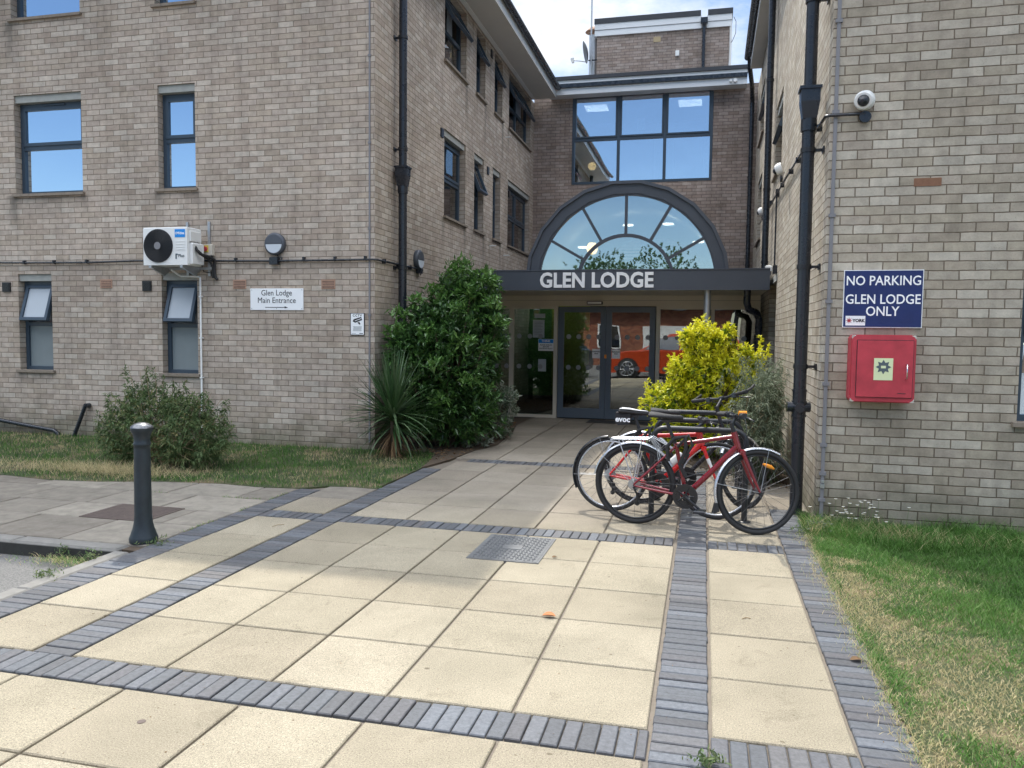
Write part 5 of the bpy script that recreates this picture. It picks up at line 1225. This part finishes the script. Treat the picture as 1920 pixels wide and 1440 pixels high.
    if g.get('bottle'):
        f_ = bb.lerp(hb, .45); dd = (hb - bb).normalized(); a = MB(); nrm = Vector((-dd.z, 0, dd.x)) * .055
        a.cyl(f_ - dd * .09 + nrm, f_ + dd * .07 + nrm, .034, 18); a.frust(f_ + dd * .07 + nrm, f_ + dd * .10 + nrm, .034, .02, 18); a.build('bottle', 'white', t)
    if g.get('decal'):
        a = MB(); dd = (hb - bb).normalized(); f_ = bb.lerp(hb, .5)
        up_ = Vector((-dd.z, 0, dd.x)); n_d = Vector((0, -.0245 * k, 0))
        text_mesh('frame_mark', g['decal'][0], .042, g['decal'][1], t, f_ + n_d, right=tuple(dd), upv=tuple(up_), bold=.001, thick=.0006, spacing=1.15)
    if g.get('forkdecal'):
        a = MB(); a.T = SM; m0 = cr_.lerp(hub_f, .30) + Vector((0, -.048, 0)); m1 = cr_.lerp(hub_f, .72) + Vector((0, -.052, 0)); a.tube([m0, m1], [.0165, .0135], 10); a.build('fork_sleeve', 'white', t)
    return t
ga = dict(front=.97, bb=(.415, .272), st=(.325, .690), ht=(.775, .800), hb=(.808, .685), crown=(.832, .648), bar=(.79, .925), sad=(.245, .905), rack=(-.20, .14, .705), crank=-38, spacer=.03, ublock=True, light=True, reflector=True, decal=('ELARO', 'inkblack'))
ga['decal'] = None
dA = math.atan2(6.40 - 6.50, .44 + .52)
bicycle('dark crimson bicycle with silver mudguards and a silver carrier rack, nearest the camera', (-.525, 6.50, 0), dA, ga, 'bike_crimson', 24, r=.335, tw=.020, fend=dict(rear=(28, 170), front=(60, 196), mat='silver', flap=True), rack=True, lean=2.0, flat_bar=.29)
gb = dict(front=.905, bb=(.42, .275), st=(.255, .690), ht=(.745, .745), hb=(.775, .63), crown=(.792, .60), bar=(.80, .83), sad=(.20, .885), crank=150, bottle=True, forkdecal=True, ublock=True)
bicycle('bright red bicycle with a white topped saddle and a black saddle bag', (-.775, 6.90, 0), math.atan2(6.84 - 6.90, .88), gb, 'bike_red', 6, r=.328, tw=.015, saddle='white', bag=True, thick=1.15, silverrim=True, mudflap=True, lean=-1.5, flat_bar=.27)
gc = dict(front=.97, bb=(.41, .27), st=(.29, .62), ht=(.715, .76), hb=(.75, .64), crown=(.775, .60), bar=(.755, 1.0), sad=(.22, .86), crank=20, spacer=.12, barend=True)
bicycle('black bicycle with tall handlebars turned aside, behind the two red ones', (-.55, 7.30, 0), 0.03, gc, 'bike_black', 50, r=.33, tw=.017, fend=dict(rear=(30, 165), front=(45, 150), mat='silver'), thick=.95, lean=0, flat_bar=.30, silverrim=False)
#SPLIT3
# ------------------------------------------------------------------ plants
def unit(v): return v / np.maximum(np.linalg.norm(v, axis=1, keepdims=True), 1e-9)
def leaves(name, P, D, L, W, rnd, mat, parent, fold=.25, droop=.15):
    """pointed leaves: P base, D direction; 6-vertex blade folded on its midrib"""
    n = len(P); rnv = unit(RNG.normal(size=(n, 3)) + np.array([0, 0, 1.6])); S_ = unit(np.cross(D, rnv)); U = np.cross(S_, D)
    L = L[:, None]; W = W[:, None]
    b = P; m1 = P + D * L * .45 - U * (fold * W * .5); tip = P + D * L - np.array([0, 0, 1]) * L * droop
    l1 = P + D * L * .40 + S_ * W * .5 + U * fold * W * .4; r1 = P + D * L * .40 - S_ * W * .5 + U * fold * W * .4
    co = np.stack([b, l1, tip, r1, m1], 1).reshape(-1, 3); i = np.arange(n) * 5
    fl = np.stack([i, i + 4, i + 1, i + 1, i + 4, i + 2, i + 4, i + 3, i + 2, i, i + 3, i + 4], 1).ravel()
    return raw_mesh(name, co, fl, np.tile([3, 3, 3, 3], n), np.repeat(rnd, 4), mat, parent)
def shrub_points(blobs, n, shell=(.72, 1.05), zmin=.04, seed=0):
    """points spread near the surface of a union of lumpy ellipsoids, with the outward direction"""
    area = np.array([(b[3] * b[4] + b[4] * b[5] + b[3] * b[5]) * (b[6] if len(b) > 6 else 1) for b in blobs]); area /= area.sum()
    k = RNG.choice(len(blobs), n, p=area); B = np.array([b[:6] for b in blobs])[k]
    d = unit(RNG.normal(size=(n, 3))); rad_ = RNG.uniform(shell[0], shell[1], n) ** .8
    lump = np.array([mnoise.noise(Vector((d[i, 0] * 2.2 + B[i, 0] * 3, d[i, 1] * 2.2, d[i, 2] * 2.2 + B[i, 2] + seed))) for i in range(n)])
    rad_ = rad_ * (1 + .42 * lump)
    P = B[:, :3] + d * B[:, 3:] * rad_[:, None]; nrm = unit(d / B[:, 3:])
    ok = P[:, 2] > zmin
    for j, b in enumerate(blobs):
        q = np.linalg.norm((P - np.array(b[:3])) / np.array(b[3:6]), axis=1); ok &= ~((q < .62) & (k != j))
    return P[ok], nrm[ok]
def clustered(name, blobs, n, per, L, W, rnd_fn, mat, parent, up=.6, spread=.9, shell=(.7, 1.05), zmin=.04, droop=.15, fold=.25, seed=0):
    P, Nn = shrub_points(blobs, n, shell, zmin, seed); m = len(P)
    ax = unit(Nn + np.array([0, 0, up]) + RNG.normal(size=(m, 3)) * .25)
    Pc = np.repeat(P, per, 0); A = np.repeat(ax, per, 0); D = unit(A * RNG.uniform(.25, 1.3, (m * per, 1)) + RNG.normal(size=(m * per, 3)) * spread * .6)
    off = A * (RNG.uniform(-1, .3, (m * per, 1)) * L * .8)
    ll = L * RNG.uniform(.6, 1.15, m * per); r = np.repeat(rnd_fn(P, Nn, m), per) + RNG.normal(size=m * per) * .10
    return leaves(name, Pc + off, D, ll, ll * W, np.clip(r, 0, 1), mat, parent, fold, droop), P
def stems(parent, base, P, k, r0, mat='bark', name='stem'):
    a = MB(); idx = RNG.choice(len(P), min(k, len(P)), replace=False)
    for i in idx:
        e = Vector(P[i]); b = Vector(base) + Vector((random.uniform(-.12, .12), random.uniform(-.1, .1), 0))
        mid = b.lerp(e, .5) + Vector((random.uniform(-.06, .06), random.uniform(-.06, .06), .06 + .12 * random.random()))
        a.tube([b, b.lerp(mid, .5) + Vector((0, 0, .02)), mid, mid.lerp(e, .6), e], [r0, r0 * .8, r0 * .6, r0 * .4, r0 * .2], 6)
    return a.build(name, mat, parent)

lau = [(-3.34, 10.75, 1.95, .50, .50, .45), (-3.62, 10.35, 1.52, .44, .5, .46), (-3.14, 10.8, 1.45, .38, .5, .60), (-3.50, 10.2, 1.05, .62, .62, .72), (-3.75, 9.85, 1.30, .36, .30, .38), (-3.35, 10.3, .50, .62, .60, .46), (-3.35, 10.9, 2.28, .22, .22, .20, .6), (-3.06, 10.9, 2.18, .22, .25, .22, .6), (-3.72, 9.75, .75, .35, .28, .5)]
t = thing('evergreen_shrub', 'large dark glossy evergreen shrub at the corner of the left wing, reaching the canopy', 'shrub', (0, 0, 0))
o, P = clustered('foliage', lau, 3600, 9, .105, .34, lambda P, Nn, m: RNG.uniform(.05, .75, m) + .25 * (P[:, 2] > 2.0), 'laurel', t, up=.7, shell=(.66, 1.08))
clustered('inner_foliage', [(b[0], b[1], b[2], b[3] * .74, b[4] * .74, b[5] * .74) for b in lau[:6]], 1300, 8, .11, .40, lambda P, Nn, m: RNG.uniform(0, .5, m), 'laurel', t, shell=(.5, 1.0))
for (x, y, z, n_s) in [(-3.42, 10.5, 2.42, 30), (-3.30, 10.6, 2.52, 30), (-3.05, 10.8, 2.40, 26), (-2.95, 10.7, 2.30, 26), (-3.62, 10.3, 2.12, 26), (-3.82, 10.1, 1.98, 26), (-3.98, 9.9, 1.80, 24), (-4.02, 9.75, 1.55, 24), (-2.83, 10.5, 1.95, 26), (-2.77, 10.5, 1.70, 26), (-2.83, 10.4, 1.35, 22), (-3.2, 10.0, 1.9, 22), (-3.55, 9.7, 1.55, 22), (-3.05, 9.9, 1.45, 22), (-3.35, 9.55, 1.15, 22), (-3.0, 9.8, .95, 22), (-3.3, 9.6, .7, 22), (-2.92, 10.2, .8, 20)]:
    Pq = np.array([(x, y, z)]) + np.clip(RNG.normal(size=(n_s * 3, 3)), -1.8, 1.8) * np.array([.06, .055, .042]); Dq = unit(RNG.normal(size=(n_s * 3, 3)) * .65 + np.array([.1, -.25, .6]))
    leaves('shoot', Pq, Dq, RNG.uniform(.08, .14, n_s * 3), RNG.uniform(.028, .042, n_s * 3), RNG.uniform(.55, 1.0, n_s * 3), 'laurel', t)
stems(t, (-3.45, 10.3, 0), P, 60, .022)
yel = [(.0, 10.25, 1.00, .30, .32, .34), (-.05, 10.25, 1.46, .17, .2, .26), (.12, 10.2, 1.42, .13, .16, .18), (.48, 10.15, .98, .20, .24, .22), (.62, 10.1, 1.26, .09, .12, .12, 1.3), (-.44, 10.2, .74, .24, .26, .20), (.04, 10.3, .42, .46, .40, .34), (-.28, 10.2, 1.14, .16, .18, .17), (-.52, 9.95, .25, .2, .2, .22), (.30, 10.1, 1.18, .16, .18, .14), (.26, 10.15, 1.58, .09, .1, .12, 1.4), (.46, 10.1, 1.34, .09, .1, .10, 1.4), (-.20, 10.15, 1.52, .10, .1, .12, 1.3)]
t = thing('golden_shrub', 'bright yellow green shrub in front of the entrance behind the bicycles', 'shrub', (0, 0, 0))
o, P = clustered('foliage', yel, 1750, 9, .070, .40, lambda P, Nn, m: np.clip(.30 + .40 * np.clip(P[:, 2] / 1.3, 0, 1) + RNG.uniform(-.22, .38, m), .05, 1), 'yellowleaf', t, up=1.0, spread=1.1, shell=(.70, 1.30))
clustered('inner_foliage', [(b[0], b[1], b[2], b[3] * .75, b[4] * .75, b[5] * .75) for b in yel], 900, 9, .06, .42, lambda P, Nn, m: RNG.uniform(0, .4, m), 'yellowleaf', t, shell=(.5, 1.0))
sh = [(-.02, 10.2, 1.78), (.12, 10.2, 1.66), (-.2, 10.2, 1.62), (.66, 10.0, 1.52), (.74, 10.0, 1.42), (.5, 10.1, 1.42), (-.7, 10.1, .95), (-.76, 10.0, .72)]
for s_p in sh:
    Ps = np.array([(s_p[0] + RNG.normal() * .012, s_p[1] + RNG.normal() * .012, s_p[2] - .16 + q * .022) for q in range(10)])
    Pc = np.repeat(Ps, 5, 0); D = unit(RNG.normal(size=(len(Pc), 3)) * .7 + np.array([0, 0, .7]))
    leaves('shoot', Pc, D, np.full(len(Pc), .055), np.full(len(Pc), .02), RNG.uniform(.6, 1, len(Pc)), 'yellowleaf', t)
stems(t, (0, 10.3, 0), P, 60, .012)
bud = [(.58, 8.95, .66, .26, .40, .46), (.70, 9.3, .85, .18, .3, .34), (.42, 8.8, .42, .24, .3, .34), (.62, 8.6, .40, .22, .25, .34)]
t = thing('grey_green_shrub', 'straggly grey green shrub against the right wing beside the thick drainpipe', 'shrub', (0, 0, 0))
o, P = clustered('foliage', bud, 1500, 8, .085, .17, lambda P, Nn, m: np.clip(RNG.uniform(.1, .9, m) - .3 * (P[:, 2] < .3), 0, 1), 'greyleaf', t, up=.5, spread=1.1, droop=.45, shell=(.45, 1.15))
for q in range(26):
    bx, by, bz = .58 + RNG.normal() * .15, 8.9 + RNG.normal() * .25, 1.02 + RNG.normal() * .10; dx, dy = RNG.normal() * .10, RNG.normal() * .1
    Ps = np.array([(bx + dx * k / 12, by + dy * k / 12, bz + .018 * k) for k in range(12)])
    Pc = np.repeat(Ps, 4, 0); D = unit(RNG.normal(size=(len(Pc), 3)) * .8 + np.array([0, 0, .4]))
    leaves('shoot', Pc, D, np.full(len(Pc), .06), np.full(len(Pc), .009), RNG.uniform(.3, .8, len(Pc)), 'greyleaf', t, droop=.5)
stems(t, (.58, 9.0, 0), P, 50, .009, 'drystem')
lft = [(-6.05, 7.75, .40, .62, .42, .36), (-5.55, 7.70, .36, .42, .36, .32), (-6.30, 7.85, .66, .34, .30, .26), (-5.72, 7.8, .62, .30, .28, .24), (-6.45, 7.75, .35, .30, .3, .28)]
t = thing('willowy_shrub', 'loose bushy green shrub with narrow leaves below the left window, behind the bollard', 'shrub', (0, 0, 0))
o, P = clustered('foliage', lft, 2500, 8, .075, .20, lambda P, Nn, m: RNG.uniform(.0, .85, m) + .1, 'willowleaf', t, up=.8, spread=1.1, droop=.35, shell=(.45, 1.14))
segs = []
for (cx, cy_, h_) in [(-6.52, 7.85, 1.13), (-6.40, 7.9, 1.06), (-6.28, 7.85, 1.12), (-6.12, 7.8, 1.12), (-6.05, 7.85, 1.02), (-5.88, 7.8, .98), (-5.72, 7.8, .98), (-5.35, 7.75, .86), (-5.22, 7.75, .80), (-5.16, 7.7, .62), (-6.72, 7.8, .82), (-5.5, 7.7, .84), (-6.8, 7.7, .6)]:
    dx = RNG.normal() * .04
    Ps = np.array([(cx + dx * k / 16, cy_ + RNG.normal() * .01, h_ - .38 + .024 * k) for k in range(16)])
    Pc = np.repeat(Ps, 5, 0); D = unit(RNG.normal(size=(len(Pc), 3)) * .85 + np.array([0, 0, .45]))
    leaves('shoot', Pc, D, np.full(len(Pc), .078), np.full(len(Pc), .014), RNG.uniform(.2, .8, len(Pc)), 'willowleaf', t, droop=.35)
    segs.append(((cx * .5 - 3.02, 7.8, .25), (cx, cy_, h_)))
stems(t, (-5.95, 7.75, 0), P, 70, .008, 'drystem')
a = MB()
for b_, e_ in segs: a.tube([b_, Vector(b_).lerp(Vector(e_), .5) + Vector((0, 0, .04)), e_], [.006, .004, .002], 5)
a.build('long_stem', 'drystem', t)
t = thing('silver_shrub', 'small silvery leaved shrub at the right foot of the big evergreen', 'shrub', (0, 0, 0))
o, P = clustered('foliage', [(-2.86, 11.3, .50, .20, .22, .28), (-2.92, 11.2, .22, .2, .22, .2), (-2.98, 10.25, .10, .22, .18, .12), (-2.74, 11.2, .62, .12, .12, .12)], 420, 8, .06, .38, lambda P, Nn, m: RNG.uniform(.2, 1, m), 'silverleaf', t)
stems(t, (-2.95, 11.2, 0), P, 24, .006)
# sword-leaved cordyline
t = thing('sword_leaf_plant', 'spiky green sword leaved plant in front of the big evergreen shrub', 'spiky plant', (-3.74, 9.12, 0))
a = MB(); a.frust((0, 0, 0), (0, 0, .5), .05, .035, 10); a.build('trunk', 'bark', t)
def swords(name, n, mat, elo, ehi, L0, L1, z0, z1, w=.020, sag=.5, up_bias=0):
    co = []; fl = []; lt = []; rn = []; seg = 8
    for i in range(n):
        az = RNG.uniform(0, 2 * math.pi); el = rad(RNG.uniform(elo, ehi)); Lg = RNG.uniform(L0, L1); zb = RNG.uniform(z0, z1)
        p = np.array([.02 * math.cos(az), .02 * math.sin(az), zb]); e = el; sd_ = np.array([-math.sin(az), math.cos(az), 0]); b0 = len(co); rv = RNG.uniform(0, 1)
        sg = sag * RNG.uniform(.4, 1.3)
        for k in range(seg + 1):
            u = k / seg; wd = w * (.7 + .6 * math.sin(math.pi * min(1, u * 1.15 + .1))) * (1 - u ** 3) * .5 + .0006
            nv = np.array([-math.sin(e) * math.cos(az), -math.sin(e) * math.sin(az), math.cos(e)])
            co += [p - sd_ * wd + nv * wd * .35, p, p + sd_ * wd + nv * wd * .35]
            st_ = Lg / seg; p = p + st_ * np.array([math.cos(e) * math.cos(az), math.cos(e) * math.sin(az), math.sin(e)]); e -= sg * (u * .9 + .1) * (0.4 + math.cos(e) * .9) * .32
            if p[2] < .02: p[2] = .02
        for k in range(seg):
            q = b0 + 3 * k; fl += [q, q + 3, q + 4, q + 1, q + 1, q + 4, q + 5, q + 2]; lt += [4, 4]; rn += [rv, rv]
    return raw_mesh(name, np.array(co), fl, lt, rn, mat, t, smooth=True)
swords('leaves', 80, 'sword', 52, 88, .62, .90, .48, .62, .026, .15)
swords('leaves', 95, 'sword', -5, 52, .60, .86, .42, .58, .025, .38)
swords('leaves', 45, 'sword', -30, 5, .50, .70, .34, .5, .022, .7)
swords('dead_leaves', 90, 'deadleaf', -80, -25, .3, .5, .12, .42, .012, .8)

def weed(label, loc, n, h, name='weed', mat='willowleaf', w_=.26, spread=.05):
    t = thing(name, label, 'weed', loc)
    P = np.stack([RNG.normal(size=n) * spread, RNG.normal(size=n) * spread * .7, RNG.uniform(0, h, n)], 1)
    D = unit(RNG.normal(size=(n, 3)) * .8 + np.array([0, 0, .6])); leaves('leaves', P, D, RNG.uniform(.02, .045, n), RNG.uniform(.006, .012, n), RNG.uniform(.2, .9, n), mat, t); return t
weed('low weed growing in the joint at the foot of the bollard', (-3.83, 4.86, 0), 90, .03, spread=.06)
weed('bushy green weed at the end of the kerb by the road', (-3.99, 4.42, -.03), 90, .09, spread=.035)
weed('flat green weed growing in the edging joint nearest the road', (-3.97, 4.03, 0), 90, .03, spread=.045)
weed('leafy weed hanging on the mossy kerb face', (-4.42, 4.63, -.05), 50, .06, spread=.02)
weed('weed at the foot of the wall corner beside the front bicycle wheel', (.78, 6.52, 0), 90, .05, spread=.045)
weed('tuft of weeds at the corner where lawn, wall and blue bricks meet', (.93, 6.60, 0), 150, .09, spread=.06, mat='greyleaf')
weed('small dry tuft in the joint between the blue brick bands at the front', (.05, 2.86, 0), 90, .03, spread=.03)
n = 700; xx = RNG.normal(size=n) * .16 - 4.28; yy = 4.50 + RNG.normal(size=n) * .05; k = (yy < 4.65)
tag(blades('dry_grass_litter', xx[k], yy[k], xx[k] * 0 - .07, RNG.uniform(.02, .07, k.sum()), RNG.uniform(.002, .005, k.sum()), RNG.uniform(.5, 1.0, k.sum()), 'grass', 1.0), 'dry grass litter lying in the gutter under the kerb end', 'litter', kind='stuff')
n = 2600; xx = -6.3 + RNG.normal(size=n) * .55; yy = 7.12 + RNG.normal(size=n) * .13
tag(blades('dry_cuttings', xx, yy, xx * 0 + .01 + .05 * RNG.random(n), RNG.uniform(.05, .16, n), RNG.uniform(.002, .004, n), RNG.uniform(.82, 1.0, n), 'grass', 1.05), 'heap of dry straw coloured cuttings left of the willowy shrub', 'cuttings', kind='stuff')
# joint weeds and dry bits along paving joints
n = 2600; xs_ = []; ys_ = []
for i in range(n):
    q = RNG.integers(0, 5)
    if q == 0: xs_.append(-3.87 + RNG.normal() * .012); ys_.append(4.8 + 2.2 * RNG.random())
    elif q == 1: xs_.append(-7 + 3.1 * RNG.random()); ys_.append(7.05 + RNG.normal() * .03)
    elif q == 2: xs_.append(-6.5 + 2.6 * RNG.random()); ys_.append(6.45 + RNG.normal() * .01)
    elif q == 3: xs_.append(.83 + RNG.normal() * .02); ys_.append(2 + 4.7 * RNG.random())
    else: xs_.append(-3.6 + .5 * RNG.random()); ys_.append(7.26 + RNG.normal() * .02)
kp = (vnoise(xs_, ys_, 2.2, 4.4) > -.02); xs_ = np.array(xs_)[kp]; ys_ = np.array(ys_)[kp]; n = len(xs_)
tag(blades('joint_weeds', xs_, ys_, xs_ * 0 - .004, RNG.uniform(.012, .04, n), RNG.uniform(.002, .004, n), RNG.uniform(.1, .95, n), 'grass', 1.0), 'wisps of grass growing in the joints of the grey flags', 'weeds', kind='stuff')
n = 3600; yy = 1.9 + 4.7 * RNG.random(n); xx = .835 - np.abs(RNG.normal(size=n)) * .045 * (1 + .8 * vnoise(yy, yy * 0, 2.3, 7.7)); kp = vnoise(yy, yy * 0, 1.7, 3.3) > -.25; xx, yy = xx[kp], yy[kp]; n = len(xx)
tag(blades('straw_on_edging', xx, yy, xx * 0 + .001, RNG.uniform(.015, .055, n), RNG.uniform(.0018, .0035, n), RNG.uniform(.70, 1.0, n), 'grass', 1.0), 'loose straw and grass ends lying over the blue brick edge of the lawn', 'straw', kind='stuff')
n = 420; xx = RNG.uniform(-3.8, .8, n); yy = RNG.uniform(2.0, 9.0, n); D = unit(np.stack([RNG.normal(size=n), RNG.normal(size=n), RNG.normal(size=n) * .05], 1))
tag(leaves('debris_flecks', np.stack([xx, yy, xx * 0 + .003], 1), D, RNG.uniform(.004, .013, n), RNG.uniform(.002, .006, n), RNG.random(n), 'deadleaf', None, droop=0), 'tiny dark flecks of leaf and seed debris on the slabs', 'debris', kind='stuff')
t = thing('daisies', 'patch of small white daisies at the foot of the right wing corner', 'flowers', (1.25, 6.75, 0))
for i in range(34):
    x, y, h = RNG.normal() * .14, RNG.normal() * .07, RNG.uniform(.10, .26); tx, ty = x + RNG.normal() * .02, y - .03 * RNG.random()
    a = MB(); a.tube([(x, y, 0), (tx, ty, h)], .0014, 4, 0)
    for q in range(9): t_ = 2 * math.pi * q / 9; a.add([(tx, ty, h), (tx + .014 * math.cos(t_ - .25), ty + .011 * math.sin(t_ - .25), h + .006), (tx + .014 * math.cos(t_ + .25), ty + .011 * math.sin(t_ + .25), h + .006)], [(0, 1, 2)], False, 1)
    a.frust((tx, ty, h), (tx, ty, h + .004), .0035, .003, 6, True, 2); a.build('daisy', ['willowleaf', 'petal', 'yellow'], t)
n = 900; xx = RNG.uniform(-4.1, -2.85, n); yy = RNG.uniform(9.0, 13.5, n); k = inpoly(xx, yy, bed); xx, yy = xx[k], yy[k]; n = len(xx)
D = unit(np.stack([RNG.normal(size=n), RNG.normal(size=n), RNG.normal(size=n) * .2], 1))
tag(leaves('leaf_litter', np.stack([xx, yy, xx * 0 + .02], 1), D, RNG.uniform(.03, .07, n), RNG.uniform(.015, .03, n), RNG.random(n), 'deadleaf', None), 'dead leaves lying on the soil under the big evergreen', 'leaf litter', kind='stuff')
n = 900; xx = RNG.uniform(-.4, .95, n); yy = RNG.uniform(8.3, 12.4, n)
D = unit(np.stack([RNG.normal(size=n), RNG.normal(size=n), RNG.normal(size=n) * .2], 1))
tag(leaves('shrub_leaf_litter', np.stack([xx, yy, xx * 0 + .018], 1), D, RNG.uniform(.02, .05, n), RNG.uniform(.01, .02, n), RNG.random(n), 'deadleaf', None), 'dead leaves lying under the yellow shrub', 'leaf litter', kind='stuff')

# ------------------------------------------------------------------ behind the photographer (seen mirrored in the glass)
def car(label, loc, rz, paint, L=4.3, H=1.58):
    t = thing('parked_car', label, 'car', loc, rz); Wd = .88
    # side outline front at -x
    low = [(-L * .5, .42), (-L * .5 + .02, .72), (-L * .46, .98), (-L * .23, 1.10), (L * .42, 1.12), (L * .485, 1.02), (L * .5, .6), (L * .49, .36), (L * .42, .28), (-L * .44, .26)]
    gh = [(-L * .23, 1.09), (-L * .09, 1.46), (L * .02, H - .03), (L * .22, H), (L * .36, H - .06), (L * .45, 1.10)]
    def loft(mb, pts, w0, w1, zlo, zhi):
        n = len(pts); rows = []
        for s in (-1, -.96, .96, 1):
            row = []
            for (x, z) in pts:
                f = min(1, max(0, (z - zlo) / (zhi - zlo))); w_ = w0 + (w1 - w0) * f
                ins = .05 if abs(s) == 1 else 0
                row.append((x * (1 - ins * .3), s * w_, z - (.03 if (abs(s) == 1 and z > .9) else 0)))
            rows.append(row)
        vs = sum(rows, []); fs = []
        for r_ in range(3):
            for i in range(n): j = (i + 1) % n; fs.append((r_ * n + i, r_ * n + j, (r_ + 1) * n + j, (r_ + 1) * n + i))
        fs += [tuple(range(n)), tuple(reversed(range(3 * n, 4 * n)))]; mb.add(vs, fs)
    a = MB(); loft(a, low, Wd, Wd * .97, .3, 1.03); loft(a, gh, Wd * .94, Wd * .74, 1.09, H); body = a.build('body', paint, t)
    for s in (-1, 1):
        for (x0, x1, x2, x3) in ((-L * .17, -L * .05, L * .10, L * .11), (L * .125, L * .115, L * .28, L * .38)):
            a = MB(); z0, z1 = 1.13, H - .12; w0, w1 = Wd * .94 + .006, Wd * .77 + .012
            a.add([(x0, s * w0, z0), (x3, s * w0, z0), (x2, s * w1, z1), (x1, s * w1, z1)], [(0, 1, 2, 3)]); a.build('side_window', 'carglass', body)
    a = MB(); a.add([(-L * .232, -.70, 1.03), (-L * .232, .70, 1.03), (-L * .055, .60, 1.44), (-L * .055, -.60, 1.44)], [(0, 1, 2, 3)]); a.build('windscreen', 'carglass', body)
    for s in (-1, 1):
        for x in (-L * .30, L * .30):
            a = MB(); a.lathe([(.20, -.11), (.33, -.11), (.345, -.08), (.345, .08), (.33, .11), (.20, .11)], (x, s * (Wd - .10), .345), 30, 'Y'); wh = a.build('wheel', 'rubber', t)
            a = MB(); yy = s * (Wd + .013)
            for k in range(10):
                t_ = 2 * math.pi * k / 10; a.cyl((x, yy, .345), (x + .23 * math.cos(t_), yy, .345 + .23 * math.sin(t_)), .018, 6)
            a.tube([(x + .235 * math.cos(2 * math.pi * i / 28), yy, .345 + .235 * math.sin(2 * math.pi * i / 28)) for i in range(28)], .016, 6, closed=True); a.build('rim', 'chrome', wh)
            a = MB(); a.disc((x, s * (Wd - .09) - .005, .345), .40, .095 * s, 'Y', 28); a.build('wheel_arch', 'rubber', t)
    a = MB(); 
    for s in (-1, 1): a.cham(-L * .495, -L * .44, *sorted((s * .50, s * .80)), .70, .82, .01)
    a.build('headlight', 'lampglass', t); a = MB(); a.box(-L * .503, -L * .495, -.5, .5, .42, .62); a.build('grille', 'inkblack', t)
    return t
car('bright orange family car parked behind the photographer, mirrored in the right hand door', (-1.45, -2.75, -.12), 0, 'car_orange', 4.8, 1.74)
car('darker red orange car parked behind the bright orange one, mirrored above its roof', (-.2, -5.4, -.12), 0, 'bike_red', 4.4, 1.75)
car('black hatchback parked beyond the orange car, mirrored in the left hand door', (-6.7, -3.4, -.12), rad(12), 'car_dark', 4.1, 1.5)
t = thing('red_brick_house', 'red brick house with a white garage door across the road, seen only in reflections', 'house', (-3.5, -17, -.12))
a = MB(); a.box(-7, 5, -6, 0, 0, 3.1); a.build('wall', 'brick_red', t)
a = MB(); a.prism([(-6.5, 3.1), (.5, 3.1), (-3, 5.2)], -7.3, 5.3, 'X'); a.build('roof', 'roof', t)
a = MB(); a.box(0, 2.6, .002, .04, 0, 2.2); a.build('garage_door', 'white', t)
for x in (-5.5, -2.6): a = MB(); rect_frame(a, x, x + 1.3, 1, 2.3, .07, .002, .05); w_ = a.build('window', 'white', t); a = MB(); a.box(x + .07, x + 1.23, .01, .02, 1.07, 2.23); a.build('pane', 'carglass', w_)
def tree(label, loc, h, r, n=900, name='tree'):
    t = thing(name, label, 'tree', loc); a = MB(); a.tube([(0, 0, 0), (.1, 0, h * .3), (0, .1, h * .6), (.05, 0, h * .85)], [.22, .18, .11, .04], 10)
    bl_ = []
    for k in range(9):
        t_ = RNG.uniform(0, 6.28); q = RNG.uniform(.2, .75) * r; bl_.append((q * math.cos(t_), q * math.sin(t_), h * RNG.uniform(.45, .85), r * .5, r * .5, r * .42))
        a.tube([(0, 0, h * .35), (q * .5 * math.cos(t_), q * .5 * math.sin(t_), h * .5), bl_[-1][:3]], [.09, .06, .03], 6)
    a.build('trunk', 'bark', t); clustered('crown', bl_, n * 2, 10, .22, .5, lambda P, Nn, m: RNG.uniform(0, 1, m), 'treeleaf', t, shell=(.4, 1.1)); return t
tree('tall broad tree left of the red brick house, seen only in reflections', (-19, -26, -.12), 7.2, 4)
tree('spreading tree right of the red brick house, seen only in reflections', (6.5, -22, -.12), 6.2, 3.2)
tree('tree behind the roof of the red brick house, seen only in reflections', (-6, -34, -.12), 7.8, 4.5)
tree('farthest tree on the right across the road, seen only in reflections', (15, -30, -.12), 7.5, 4)
tree('tree at the far left across the road, seen only in reflections', (-30, -22, -.12), 9.5, 4.2)
